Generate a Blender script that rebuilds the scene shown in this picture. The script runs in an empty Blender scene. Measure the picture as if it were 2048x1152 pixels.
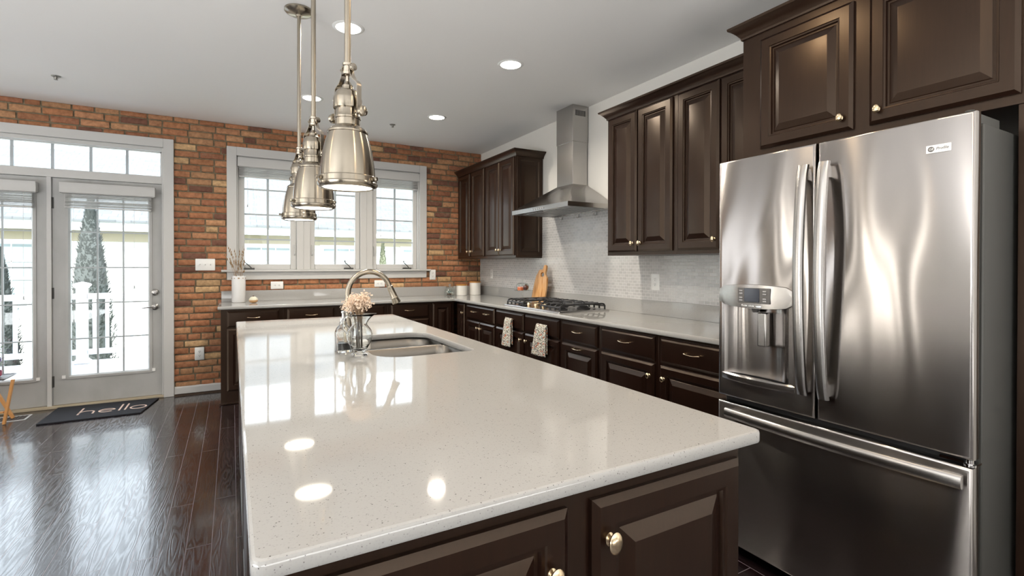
import bpy, bmesh, math, random
from math import sin, cos, pi, radians as R
from mathutils import Vector, Matrix
random.seed(7)
S = bpy.context.scene
COL = S.collection

# ---------------------------------------------------------------- camera
cam = bpy.data.cameras.new('camera')
cam.sensor_width = 36.0
cam.lens = 991.3 / 2048 * 36
cam.shift_y = (534.02 - 576) / 2048
cam.clip_start = 0.05
co = bpy.data.objects.new('camera', cam); COL.objects.link(co)
yaw, pit, rol = R(29.4377), R(-0.3177), R(0.0748)
F = Vector((sin(yaw) * cos(pit), cos(yaw) * cos(pit), sin(pit)))
Rt = Vector((cos(yaw), -sin(yaw), 0)); Up = Rt.cross(F)
R2 = Rt * cos(rol) + Up * sin(rol); U2 = Up * cos(rol) - Rt * sin(rol)
m3 = Matrix((R2, U2, -F)).transposed()
co.matrix_world = Matrix.Translation((-2.8559, -5.8964, 1.3048)) @ m3.to_4x4()
S.camera = co

# ---------------------------------------------------------------- world, sun, large lights, exposure
W = bpy.data.worlds.new('world'); S.world = W; W.use_nodes = True
wn = W.node_tree.nodes; wl = W.node_tree.links
bg = wn['Background']
tc = wn.new('ShaderNodeTexCoord'); sep = wn.new('ShaderNodeSeparateXYZ'); wr = wn.new('ShaderNodeValToRGB')
wl.new(tc.outputs['Generated'], sep.inputs[0]); wl.new(sep.outputs['Z'], wr.inputs[0]); wl.new(wr.outputs[0], bg.inputs[0])
wr.color_ramp.elements[0].color = (.88, .92, .97, 1); wr.color_ramp.elements[1].color = (.80, .88, 1, 1)
bg.inputs[1].default_value = 3.6
sun = bpy.data.lights.new('sun', 'SUN'); sun.energy = 7; sun.angle = R(1.2); sun.color = (1, .95, .88)
so = bpy.data.objects.new('sun', sun); COL.objects.link(so); so.rotation_euler = (R(48), 0, R(-22))

def area(name, loc, rot, sx, sy, power, color, spread=180):
    l = bpy.data.lights.new(name, 'AREA'); l.shape = 'RECTANGLE'; l.size = sx; l.size_y = sy
    l.energy = power; l.color = color; l.spread = R(spread)
    o = bpy.data.objects.new(name, l); COL.objects.link(o); o.location = loc; o.rotation_euler = rot
    return o
# lamps added out of view: front fill, left strips for fridge streaks, upward ceiling fill
area('front_fill', (-5.6, -12.8, 1.5), (R(90), 0, 0), 3.4, 1.7, 14, (1, .98, .95))
area('front_fill', (-1.6, -12.8, 1.6), (R(90), 0, 0), 1.6, 1.5, 8, (1, .97, .93))
area('window_light_back', (-6.95, -.12, 1.5), (R(-90), 0, 0), .9, 1.7, 12, (.92, .96, 1))
for yy, ww in ((-6.6, .10), (-5.55, .08), (-4.7, .16), (-2.75, .13), (-1.80, .16), (-1.28, .34), (-.45, .10)):
    area('fridge_streak_strip', (-8.3, yy, 1.45), (R(90), 0, R(-90)), ww, 2.3, ww * 2.3 * 3.14 * 6.0, (1, .95, .86))
area('ceiling_fill', (-2.6, -8.0, .5), (R(180), 0, 0), 3.8, 1.8, 120, (1, .99, .97))
area('ceiling_fill', (-6.2, -5.9, .35), (R(180), 0, 0), 2.4, 2.6, 195, (.96, .98, 1))

S.view_settings.view_transform = 'Standard'; S.view_settings.look = 'None'
S.view_settings.exposure = 0.64; S.view_settings.gamma = 1; S.view_settings.use_curve_mapping = False
S.cycles.max_bounces = 10; S.cycles.transparent_max_bounces = 16; S.cycles.transmission_bounces = 8
S.cycles.caustics_reflective = False; S.cycles.caustics_refractive = False
S.cycles.sample_clamp_indirect = 4; S.cycles.blur_glossy = .5

# ---------------------------------------------------------------- materials
def mat(name, col=(.8, .8, .8), rough=.5, metal=0, **k):
    m = bpy.data.materials.new(name); m.use_nodes = True
    b = m.node_tree.nodes['Principled BSDF']
    b.inputs['Base Color'].default_value = (*col, 1); b.inputs['Roughness'].default_value = rough
    b.inputs['Metallic'].default_value = metal
    for q, v in k.items():
        b.inputs[q.replace('_', ' ')].default_value = v
    return m
class N:
    def __init__(s, m): s.m = m; s.t = m.node_tree; s.b = s.t.nodes['Principled BSDF']
    def n(s, typ, **k):
        x = s.t.nodes.new('ShaderNode' + typ)
        for q, v in k.items():
            if q.startswith('i_'):
                x.inputs[q[2:].replace('_', ' ')].default_value = v
            else: setattr(x, q, v)
        return x
    def l(s, a, b): s.t.links.new(a, b)
    def coord(s, scale=(1, 1, 1), rot=(0, 0, 0)):
        tc = s.n('TexCoord'); g = s.n('NewGeometry'); mp = s.n('Mapping')
        mp.inputs['Scale'].default_value = scale; mp.inputs['Rotation'].default_value = rot
        s.l(g.outputs['Position'], mp.inputs[0]); return mp.outputs[0]
    def ramp(s, fac, *st):
        r = s.n('ValToRGB'); e = r.color_ramp.elements
        while len(e) < len(st): e.new(.5)
        for q, (p, c) in zip(e, st): q.position = p; q.color = (*c, 1) if len(c) == 3 else c
        s.l(fac, r.inputs[0]); return r.outputs[0]
    def bump(s, h, strength=.2, dist=.01, prev=None):
        b = s.n('Bump'); b.inputs['Strength'].default_value = strength; b.inputs['Distance'].default_value = dist
        s.l(h, b.inputs['Height'])
        if prev: s.l(prev, b.inputs['Normal'])
        s.l(b.outputs[0], s.b.inputs['Normal']); return b.outputs[0]
    def noise(s, v, scale, detail=3, rough=.5):
        x = s.n('TexNoise'); x.inputs['Scale'].default_value = scale; x.inputs['Detail'].default_value = detail
        x.inputs['Roughness'].default_value = rough
        s.l(v, x.inputs['Vector']); return x.outputs[0]

M = {}
M['wall'] = mat('wall_paint', (.76, .74, .70), .75)
M['ceiling'] = mat('ceiling_paint', (.86, .845, .825), .85)
for k in ('wall', 'ceiling'):
    n = N(M[k]); n.bump(n.noise(n.coord(), 180, 2), .06, .002)
M['trim'] = mat('trim_white', (.56, .555, .54), .42)
M['doorw'] = mat('door_white', (.60, .6, .585), .4)
n = N(M['doorw']); n.l(n.ramp(n.noise(n.coord((1, 1, .6)), 5, 4), (.3, (.37, .37, .355)), (.6, (.43, .43, .42))), n.b.inputs['Base Color'])
M['blind'] = mat('blind_slat', (.55, .545, .53), .45)
M['muntin'] = mat('muntin_backlit', (.42, .46, .48), .4)  # white muntins, their backlit shade put into the colour as grey
M['plastic'] = mat('white_plastic', (.86, .86, .84), .3)
M['dark'] = mat('dark_slot', (.02, .02, .02), .5)
M['vent'] = mat('vent_dark', (.05, .04, .035), .4)
M['rubber'] = mat('gasket', (.012, .012, .012), .6)

# brick
m = M['brick'] = mat('old_brick', (.4, .2, .1), .85); n = N(m)
a = n.n('Attribute', attribute_name='tint')
c = n.coord(); nz = n.noise(c, 28, 6, .65)
mx = n.n('Mix', data_type='RGBA', blend_type='MULTIPLY'); mx.inputs[0].default_value = .85
n.l(a.outputs['Color'], mx.inputs['A']); n.l(n.ramp(nz, (.3, (.62, .55, .5)), (.5, (.95, .93, .9)), (.72, (1.35, 1.3, 1.25))), mx.inputs['B'])
mx2 = n.n('Mix', data_type='RGBA'); mx2.inputs['B'].default_value = (.42, .34, .25, 1)
n.l(n.ramp(n.noise(c, 9, 5, .7), (.6, (0, 0, 0)), (.8, (.45, .45, .45))), mx2.inputs[0]); n.l(mx.outputs['Result'], mx2.inputs['A'])
n.l(mx2.outputs['Result'], n.b.inputs['Base Color'])
n.bump(n.noise(c, 70, 6, .7), .6, .006)
m = M['mortar'] = mat('mortar', (.16, .12, .075), .95); n = N(m)
n.l(n.ramp(n.noise(n.coord(), 25, 5), (.3, (.13, .10, .06)), (.7, (.25, .20, .13))), n.b.inputs['Base Color'])
n.bump(n.noise(n.coord(), 120, 4), .5, .004)

# espresso cabinet wood
m = M['wood'] = mat('espresso_wood', (.022, .010, .008), .3, Specular_Tint=(1, .76, .56, 1), Coat_Weight=.12, Coat_Roughness=.2); n = N(m)
c = n.coord((14, 14, .9)); nz = n.noise(c, 9, 5, .6)
n.l(n.ramp(nz, (.3, (.009, .0035, .0024)), (.7, (.015, .0058, .0035))), n.b.inputs['Base Color'])
n.l(n.ramp(nz, (.3, (.29,) * 3), (.7, (.31,) * 3)), n.b.inputs['Roughness'])
n.bump(nz, .003, .001)
M['woodin'] = mat('cabinet_inside', (.012, .007, .006), .6)

# quartz
m = M['quartz'] = mat('speckled_quartz', (.45, .43, .4), .05); n = N(m)
c = n.coord(); v = n.n('TexVoronoi'); v.inputs['Scale'].default_value = 210; n.l(c, v.inputs['Vector'])
nm = n.noise(c, 130, 3, .6)
mm = n.n('Math', operation='ADD'); n.l(v.outputs['Distance'], mm.inputs[0]); n.l(nm, mm.inputs[1])
sp = n.ramp(mm.outputs[0], (.51, (.08, .075, .07)), (.60, (.365, .36, .35)), (.9, (.40, .395, .382)))
n.l(sp, n.b.inputs['Base Color'])

# tile
m = M['tile'] = mat('mosaic_tile', (.75, .74, .72), .1); n = N(m)
g = n.n('NewGeometry'); sx = n.n('SeparateXYZ'); cx = n.n('CombineXYZ')
n.l(g.outputs['Position'], sx.inputs[0]); n.l(sx.outputs['Y'], cx.inputs['X']); n.l(sx.outputs['Z'], cx.inputs['Y'])
b = n.n('TexBrick', offset=.5); n.l(cx.outputs[0], b.inputs['Vector'])
for q, v in (('Scale', 1), ('Brick Width', .0485), ('Row Height', .0245), ('Mortar Size', .0021), ('Mortar Smooth', .3), ('Bias', 0)):
    b.inputs[q].default_value = v
b.inputs['Color1'].default_value = (.47, .465, .46, 1); b.inputs['Color2'].default_value = (.58, .575, .565, 1)
b.inputs['Mortar'].default_value = (.70, .69, .68, 1)
n.l(b.outputs['Color'], n.b.inputs['Base Color'])
n.l(n.ramp(b.outputs['Fac'], (0, (.12,) * 3), (1, (.7,) * 3)), n.b.inputs['Roughness'])
inv = n.n('Math', operation='SUBTRACT'); inv.inputs[0].default_value = 1; n.l(b.outputs['Fac'], inv.inputs[1])
nb = n.bump(inv.outputs[0], .5, .002); n.bump(n.noise(n.coord(), 45, 2), .12, .004, nb)

# floor
m = M['floor'] = mat('dark_oak_floor', (.02, .01, .01), .2, Specular_IOR_Level=1.0, Coat_Weight=.35, Coat_Roughness=.08); n = N(m)
g = n.n('NewGeometry'); sx = n.n('SeparateXYZ'); cx = n.n('CombineXYZ')
n.l(g.outputs['Position'], sx.inputs[0]); n.l(sx.outputs['Y'], cx.inputs['X'])
ad = n.n('Math', operation='ADD'); ad.inputs[1].default_value = 9.121; n.l(sx.outputs['X'], ad.inputs[0]); n.l(ad.outputs[0], cx.inputs['Y'])
b = n.n('TexBrick', offset=.37, offset_frequency=2); n.l(cx.outputs[0], b.inputs['Vector'])
for q, v in (('Scale', 1), ('Brick Width', 1.35), ('Row Height', .1013), ('Mortar Size', .0022), ('Mortar Smooth', .4)):
    b.inputs[q].default_value = v
b.inputs['Color1'].default_value = (0, 0, 0, 1); b.inputs['Color2'].default_value = (1, 1, 1, 1); b.inputs['Mortar'].default_value = (.5, .5, .5, 1)
mp = n.n('Mapping'); mp.inputs['Scale'].default_value = (14, 1.4, 1); n.l(g.outputs['Position'], mp.inputs[0])
vo = n.n('VectorMath', operation='ADD'); n.l(mp.outputs[0], vo.inputs[0])
sc = n.n('VectorMath', operation='SCALE'); sc.inputs['Scale'].default_value = 17; n.l(b.outputs['Color'], sc.inputs[0]); n.l(sc.outputs[0], vo.inputs[1])
nz1 = n.noise(vo.outputs[0], 1.1, 2, .5)
wv = n.n('Math', operation='MULTIPLY'); wv.inputs[1].default_value = 75; n.l(nz1, wv.inputs[0])
sn = n.n('Math', operation='SINE'); n.l(wv.outputs[0], sn.inputs[0])
fine = n.noise(vo.outputs[0], 22, 3, .7)
h = n.n('Math', operation='MULTIPLY_ADD'); h.inputs[1].default_value = .35; n.l(sn.outputs[0], h.inputs[0]); n.l(fine, h.inputs[2])
mx = n.n('Mix', data_type='RGBA'); n.l(n.ramp(fine, (.3, (0,) * 3), (.7, (1,) * 3)), mx.inputs[0])
mx.inputs['A'].default_value = (.006, .0032, .0045, 1); mx.inputs['B'].default_value = (.016, .007, .009, 1)
mx3 = n.n('Mix', data_type='RGBA', blend_type='MULTIPLY'); mx3.inputs[0].default_value = 1
n.l(mx.outputs['Result'], mx3.inputs['A']); n.l(n.ramp(b.outputs['Color'], (0, (.6, .6, .6)), (1, (1.4, 1.3, 1.3))), mx3.inputs['B'])
mx4 = n.n('Mix', data_type='RGBA'); n.l(b.outputs['Fac'], mx4.inputs[0]); n.l(mx3.outputs['Result'], mx4.inputs['A']); mx4.inputs['B'].default_value = (.16, .14, .16, 1)  # lighter seam colour stands in for light caught on the plank bevels
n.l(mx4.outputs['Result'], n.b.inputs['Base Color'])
n.l(n.ramp(h.outputs[0], (.2, (.13,) * 3), (.8, (.26,) * 3)), n.b.inputs['Roughness'])
inv = n.n('Math', operation='SUBTRACT'); inv.inputs[0].default_value = 1; n.l(b.outputs['Fac'], inv.inputs[1])
nb = n.bump(h.outputs[0], .13, .0022); n.bump(inv.outputs[0], .9, .003, nb)

def steel(name, col, rough, aniso=.0, axis='Z', wav=0, bump=0, rotn=0.0):
    m = mat(name, col, rough, 1); n = N(m)
    if aniso:
        n.b.inputs['Anisotropic'].default_value = aniso; n.b.inputs['Anisotropic Rotation'].default_value = rotn + .25
        t = n.n('Tangent', direction_type='RADIAL', axis=axis); n.l(t.outputs[0], n.b.inputs['Tangent'])
    prev = None
    if wav:
        prev = n.bump(n.noise(n.coord((1, 1, .35)), 2.6, 1, .4), wav, .1)
    if bump:
        n.bump(n.noise(n.coord((20, 20, 900) if axis == 'Z' else (900, 900, 20)), 1, 2), bump, .0006, prev)
    return m
M['steel_fridge'] = steel('brushed_steel_door', (.43, .405, .39), .20, .975, 'Z', .42, .0)
M['steel'] = steel('brushed_steel', (.46, .445, .43), .26, .6, 'Z', 0, .05)
M['steel_sink'] = mat('sink_steel', (.20, .185, .165), .32, 1)
M['nickel'] = steel('brushed_nickel', (.36, .32, .26), .22, .97, 'Z', 0, 0)
M['nickel_p'] = mat('polished_nickel', (.48, .43, .36), .16, 1)
M['chrome'] = mat('chrome', (.8, .8, .8), .08, 1)
M['brass'] = mat('warm_nickel', (.78, .62, .42), .2, 1)
M['greymetal'] = mat('fridge_side_grey', (.065, .065, .06), .5, .1)
M['iron'] = mat('cast_iron', (.02, .02, .022), .45)
M['screen'] = mat('screen', (.03, .035, .05), .1)
M['darkgrey'] = mat('dark_grey_plastic', (.12, .115, .11), .35)
M['grille'] = mat('hood_filter', (.30, .30, .30), .4, .8)
M['sprinkler'] = mat('sprinkler_metal', (.25, .24, .22), .4, .6)

def emis(name, col, s):
    m = mat(name, (.9, .9, .9), .5); b = m.node_tree.nodes['Principled BSDF']
    b.inputs['Emission Color'].default_value = (*col, 1); b.inputs['Emission Strength'].default_value = s; return m
M['lamp'] = emis('pendant_diffuser', (1, .90, .74), 7)
M['can'] = emis('recessed_lens', (1, .93, .82), 12)

def glass(name, tint=(1, 1, 1), thin=True, gl=.06, op=0):
    m = bpy.data.materials.new(name); m.use_nodes = True; t = m.node_tree; t.nodes.clear()
    o = t.nodes.new('ShaderNodeOutputMaterial')
    tr = t.nodes.new('ShaderNodeBsdfTransparent'); tr.inputs[0].default_value = (*tint, 1)
    gs = t.nodes.new('ShaderNodeBsdfGlossy'); gs.inputs['Roughness'].default_value = .02
    lw = t.nodes.new('ShaderNodeLayerWeight'); lw.inputs[0].default_value = .5
    pw = t.nodes.new('ShaderNodeMath'); pw.operation = 'POWER'; pw.inputs[1].default_value = 4
    fr = t.nodes.new('ShaderNodeMath'); fr.operation = 'MULTIPLY_ADD'; fr.inputs[1].default_value = .55; fr.inputs[2].default_value = .03 if thin else .05
    t.links.new(lw.outputs['Facing'], pw.inputs[0]); t.links.new(pw.outputs[0], fr.inputs[0])
    mx = t.nodes.new('ShaderNodeMixShader')
    t.links.new(fr.outputs[0], mx.inputs[0]); t.links.new(tr.outputs[0], mx.inputs[1]); t.links.new(gs.outputs[0], mx.inputs[2])
    t.links.new(mx.outputs[0], o.inputs[0]); return m
M['pane'] = glass('window_glass', (.93, .96, .97))
M['glass'] = mat('clear_glass', (.97, .985, .98), .01, 0, Transmission_Weight=1.0, IOR=1.45)
M['thin'] = glass('thin_glass', (.96, .975, .97), False)
M['ceramic'] = mat('white_ceramic', (.80, .78, .74), .18)
M['ceramic2'] = mat('white_vase_ceramic', (.80, .80, .80), .28)
M['oak'] = mat('light_oak', (.52, .24, .06), .45)
m = M['board'] = mat('acacia_board', (.5, .25, .08), .45); n = N(m)
n.l(n.ramp(n.noise(n.coord((1, 8, 1.2)), 5, 4), (.35, (.40, .17, .045)), (.5, (.56, .29, .10)), (.7, (.60, .37, .19))), n.b.inputs['Base Color'])
M['flower'] = mat('dried_blossom', (.86, .70, .56), .8)
M['stem'] = mat('dried_stem', (.38, .26, .16), .8)
M['bud'] = mat('dried_bud', (.30, .20, .11), .8)
M['mat'] = mat('black_coir', (.012, .013, .018), .95); n = N(M['mat']); n.bump(n.noise(n.coord(), 600, 3), .8, .004)
M['matprint'] = mat('mat_print', (.62, .46, .38), .9)
M['pinewood'] = mat('stand_wood', (.62, .30, .10), .5)
M['purple'] = mat('purple_pot', (.22, .12, .36), .4)
M['magenta'] = mat('magenta_saucer', (.42, .05, .10), .4)
M['leaf'] = mat('leaf_green', (.07, .13, .04), .6)
M['petal'] = mat('pink_petal', (.65, .12, .3), .6)
M['orange'] = mat('orange_sweet', (.85, .20, .07), .5)
M['darkfruit'] = mat('dark_red_fruit', (.09, .02, .02), .35)
M['shellw'] = mat('pale_shell', (.75, .76, .74), .5)
M['shellt'] = mat('teal_shell', (.16, .26, .26), .5)
M['shellb'] = mat('brown_shell', (.14, .08, .06), .5)
M['agate'] = mat('tan_agate', (.62, .36, .17), .3)
M['agatet'] = mat('pale_agate', (.68, .66, .52), .3)
# towel cloth
m = M['towel'] = mat('floral_cloth', (.8, .78, .7), .9); n = N(m)
tcn = n.n('TexCoord')
def blobs(scale, thr, off):
    v = n.n('TexVoronoi'); v.inputs['Scale'].default_value = scale
    mp = n.n('Mapping'); mp.inputs['Location'].default_value = off; n.l(tcn.outputs['Object'], mp.inputs[0]); n.l(mp.outputs[0], v.inputs['Vector'])
    return n.ramp(v.outputs['Distance'], (thr, (1, 1, 1)), (thr + .06, (0, 0, 0)))
prev = None
base = (.78, .75, .66, 1)
for scale, thr, off, c in ((120, .40, (0, 0, 0), (.035, .05, .075)), (85, .30, (3, 1, 2), (.17, .18, .08)), (75, .28, (5, 4, 1), (.16, .045, .04)), (30, .19, (7, 2, 9), (.55, .12, .035))):
    mx = n.n('Mix', data_type='RGBA'); n.l(blobs(scale, thr, off), mx.inputs[0])
    if prev is None: mx.inputs['A'].default_value = base
    else: n.l(prev, mx.inputs['A'])
    mx.inputs['B'].default_value = (*c, 1); prev = mx.outputs['Result']
n.l(prev, n.b.inputs['Base Color'])
# exterior
M['vinyl'] = mat('white_vinyl', (.86, .87, .88), .4)
m = M['deck'] = mat('deck_boards', (.62, .63, .66), .6); n = N(m)
g = n.n('NewGeometry'); sx = n.n('SeparateXYZ'); n.l(g.outputs['Position'], sx.inputs[0])
md = n.n('Math', operation='FRACT'); ml = n.n('Math', operation='MULTIPLY'); ml.inputs[1].default_value = 7.1
n.l(sx.outputs['Y'], ml.inputs[0]); n.l(ml.outputs[0], md.inputs[0])
n.l(n.ramp(md.outputs[0], (.0, (.2, .2, .22)), (.05, (.62, .63, .66)), (1, (.66, .67, .70))), n.b.inputs['Base Color'])
m = M['siding'] = mat('lap_siding', (.84, .84, .82), .6); n = N(m)
g = n.n('NewGeometry'); sx = n.n('SeparateXYZ'); n.l(g.outputs['Position'], sx.inputs[0])
md = n.n('Math', operation='FRACT'); ml = n.n('Math', operation='MULTIPLY'); ml.inputs[1].default_value = 8.5
n.l(sx.outputs['Z'], ml.inputs[0]); n.l(ml.outputs[0], md.inputs[0]); n.bump(md.outputs[0], .8, .03)
n.l(n.ramp(md.outputs[0], (.0, (.42, .42, .41)), (.09, (.84, .84, .82)), (1, (.84, .84, .82))), n.b.inputs['Base Color'])
m = M['shingle'] = mat('roof_shingle', (.3, .32, .33), .9); n = N(m)
b = n.n('TexBrick'); n.l(n.coord(), b.inputs['Vector'])
for q, v in (('Scale', 1), ('Brick Width', .25), ('Row Height', .14), ('Mortar Size', .008)): b.inputs[q].default_value = v
b.inputs['Color1'].default_value = (.12, .13, .135, 1); b.inputs['Color2'].default_value = (.17, .18, .185, 1); b.inputs['Mortar'].default_value = (.09, .095, .10, 1)
n.l(b.outputs['Color'], n.b.inputs['Base Color'])
M['soffit'] = mat('tan_frieze', (.42, .36, .26), .7)
M['houseglass'] = mat('house_window_glass', (.28, .33, .34), .1)
M['foliage'] = mat('conifer_green', (.085, .095, .088), .9)
M['foliage2'] = mat('light_shrub_green', (.16, .17, .11), .9)
M['grass'] = mat('lawn', (.16, .19, .09), .95)

# ---------------------------------------------------------------- mesh builder
class MB:
    def __init__(s): s.v = []; s.f = []; s.mi = []; s.tint = {}
    def add(s, vs, fs, mi=0):
        o = len(s.v); s.v += [tuple(v) for v in vs]
        s.f += [tuple(i + o for i in f) for f in fs]; s.mi += [mi] * len(fs); return o
    def box(s, x0, x1, y0, y1, z0, z1, mi=0):
        vs = [(x, y, z) for x in (x0, x1) for y in (y0, y1) for z in (z0, z1)]
        s.add(vs, [(0, 1, 3, 2), (4, 6, 7, 5), (0, 4, 5, 1), (2, 3, 7, 6), (0, 2, 6, 4), (1, 5, 7, 3)], mi); return s
    def loops(s, ls, cap0=True, cap1=True, mi=0, close=False):
        k = len(ls[0]); vs = [p for l in ls for p in l]; fs = []
        for a in range(len(ls) - 1 + (1 if close else 0)):
            b = (a + 1) % len(ls)
            for i in range(k):
                j = (i + 1) % k; fs.append((a * k + i, a * k + j, b * k + j, b * k + i))
        if not close:
            if cap0: fs.append(tuple(reversed(range(k))))
            if cap1: fs.append(tuple((len(ls) - 1) * k + i for i in range(k)))
        s.add(vs, fs, mi); return s
    def lathe(s, prof, f=None, seg=24, su=1, sv=1, mi=0, caps=True):
        f = f or (lambda u, v, n: (u, v, n))
        ls = [[f(r * cos(2 * pi * i / seg) * su, r * sin(2 * pi * i / seg) * sv, h) for i in range(seg)] for r, h in prof]
        return s.loops(ls, caps, caps, mi)
    def tube(s, pts, r, seg=8, mi=0, closed=False):
        pts = [Vector(p) for p in pts]; n = len(pts); ls = []
        up = None
        for i, p in enumerate(pts):
            a = pts[(i - 1) % n] if (i > 0 or closed) else p; b = pts[(i + 1) % n] if (i < n - 1 or closed) else p
            t = (b - a).normalized()
            if up is None:
                up = Vector((0, 0, 1)) if abs(t.z) < .9 else Vector((1, 0, 0))
            x = t.cross(up).normalized(); up = x.cross(t).normalized()
            rr = r[i] if isinstance(r, (list, tuple)) else r
            ls.append([p + (x * cos(2 * pi * k / seg) + up * sin(2 * pi * k / seg)) * rr for k in range(seg)])
        return s.loops(ls, mi=mi, close=closed)
    def bar(s, pts, w, t, side, mi=0):   # flat bar swept along pts; side = direction of width
        side = Vector(side).normalized(); pts = [Vector(p) for p in pts]; ls = []
        for i, p in enumerate(pts):
            a = pts[max(0, i - 1)]; b = pts[min(len(pts) - 1, i + 1)]; tt = (b - a).normalized(); nn = tt.cross(side).normalized()
            ls.append([p + side * w / 2 + nn * t / 2, p - side * w / 2 + nn * t / 2, p - side * w / 2 - nn * t / 2, p + side * w / 2 - nn * t / 2])
        return s.loops(ls, mi=mi)
    def prism(s, poly, f, h0, h1, mi=0):
        return s.loops([[f(u, v, h0) for u, v in poly], [f(u, v, h1) for u, v in poly]], mi=mi)
    def blob(s, c, rx, ry, rz, seg=10, rings=6, mi=0):
        prof = [(sin(pi * k / rings), -cos(pi * k / rings)) for k in range(rings + 1)]
        prof[0] = (.02, -1); prof[-1] = (.02, 1)
        return s.lathe(prof, lambda u, v, n: (c[0] + u * rx, c[1] + v * ry, c[2] + n * rz), seg, mi=mi)
    def build(s, name, mats, parent=None, smooth=35, bevel=0, origin=None):
        if not isinstance(mats, (list, tuple)): mats = [mats]
        me = bpy.data.meshes.new(name)
        if parent is not None:
            q = parent; 
            while q.parent: q = q.parent
            org = q.location.copy()
        elif origin: org = Vector(origin)
        else:
            xs = [v[0] for v in s.v]; ys = [v[1] for v in s.v]; zs = [v[2] for v in s.v]
            org = Vector(((min(xs) + max(xs)) / 2, (min(ys) + max(ys)) / 2, min(zs)))
        me.from_pydata([(v[0] - org[0], v[1] - org[1], v[2] - org[2]) for v in s.v], [], s.f)
        for m_ in mats: me.materials.append(m_)
        if any(s.mi): me.polygons.foreach_set('material_index', s.mi)
        bm = bmesh.new(); bm.from_mesh(me); bmesh.ops.recalc_face_normals(bm, faces=bm.faces[:]); bm.to_mesh(me); bm.free()
        if s.tint:
            at = me.color_attributes.new('tint', 'FLOAT_COLOR', 'POINT')
            for i in range(len(me.vertices)):
                at.data[i].color = s.tint.get(i, (.3, .2, .1, 1))
        if smooth:
            me.polygons.foreach_set('use_smooth', [True] * len(me.polygons))
            me.set_sharp_from_angle(angle=R(smooth))
        o = bpy.data.objects.new(name, me); COL.objects.link(o)
        if parent is not None: o.parent = parent
        else: o.location = org
        if bevel:
            b = o.modifiers.new('bevel', 'BEVEL'); b.width = bevel; b.segments = 2; b.limit_method = 'ANGLE'; b.angle_limit = R(40)
            b.harden_normals = False
        return o
def tag(o, label, cat, group=None):
    o['label'] = label; o['category'] = cat
    if group: o['group'] = group
    return o
def thing(name, label, cat, loc, group=None):
    o = bpy.data.objects.new(name, None); COL.objects.link(o); o.location = loc; o.empty_display_size = .05
    return tag(o, label, cat, group)
def struct(o): o['kind'] = 'structure'; return o
def structE(name, loc):
    o = bpy.data.objects.new(name, None); COL.objects.link(o); o.location = loc; o.empty_display_size = .05; return struct(o)
def copy_tree(o, parent=None):
    c = o.copy(); COL.objects.link(c)
    if parent: c.parent = parent
    for ch in list(o.children): copy_tree(ch, c)
    return c
def box(*a, mi=0): return MB().box(*a, mi=mi)
def fx(x, y, z): return lambda u, v, n: (x - n, y - u, z + v)      # on a wall facing -x, u runs left to right
def fy(x, y, z): return lambda u, v, n: (x + u, y - n, z + v)      # on a wall facing -y
def fz(x, y, z): return lambda u, v, n: (x + u, y + v, z + n)
def arc(cx, cy, r, a0, a1, n): return [(cx + r * cos(R(a0 + (a1 - a0) * i / n)), cy + r * sin(R(a0 + (a1 - a0) * i / n))) for i in range(n + 1)]
def rrect(x0, x1, y0, y1, r, n=6):
    if not isinstance(r, (list, tuple)): r = [r] * 4      # order: (x1,y1) (x0,y1) (x0,y0) (x1,y0)
    return arc(x1 - r[0], y1 - r[0], r[0], 0, 90, n) + arc(x0 + r[1], y1 - r[1], r[1], 90, 180, n) + arc(x0 + r[2], y0 + r[2], r[2], 180, 270, n) + arc(x1 - r[3], y0 + r[3], r[3], 270, 360, n)
def text_mesh(body, size, f, depth=.0006, mi=0, mb=None, shear=0):
    cu = bpy.data.curves.new('t', 'FONT'); cu.body = body; cu.size = size; cu.align_x = 'CENTER'; cu.align_y = 'CENTER'; cu.extrude = depth; cu.shear = shear; cu.resolution_u = 3
    o = bpy.data.objects.new('t', cu); COL.objects.link(o)
    dg = bpy.context.evaluated_depsgraph_get(); dg.update(); me = bpy.data.meshes.new_from_object(o.evaluated_get(dg))
    mb = mb or MB(); mb.add([f(v.co.x, v.co.y, v.co.z) for v in me.vertices], [tuple(p.vertices) for p in me.polygons], mi)
    bpy.data.objects.remove(o); return mb

H = 2.752
# ---------------------------------------------------------------- room shell
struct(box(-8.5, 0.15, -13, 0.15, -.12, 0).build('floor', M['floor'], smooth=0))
struct(box(-8.65, 0.15, -13.15, 0.15, H, H + .15).build('ceiling', M['ceiling'], smooth=0))
struct(box(0, .15, -13, .15, 0, H).build('wall_right', M['wall'], smooth=0))
struct(box(-8.65, -8.5, -13, .15, 0, H).build('wall_left', M['wall'], smooth=0))
struct(box(-8.65, .15, -13.15, -13, 0, H).build('wall_front', M['wall'], smooth=0))
DO = (-5.17, -3.44, 0, 2.44); WO = (-2.82, -.84, 1.235, 2.43)
wb = MB()
xs = [-8.5, DO[0], DO[1], WO[0], WO[1], 0]
for a, b_, z0, z1 in ((-8.5, DO[0], 0, H), (DO[0], DO[1], DO[3], H), (DO[1], WO[0], 0, H), (WO[0], WO[1], 0, WO[2]), (WO[0], WO[1], WO[3], H), (WO[1], 0, 0, H)):
    wb.box(a, b_, .004, .15, z0, z1, mi=0)
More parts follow.
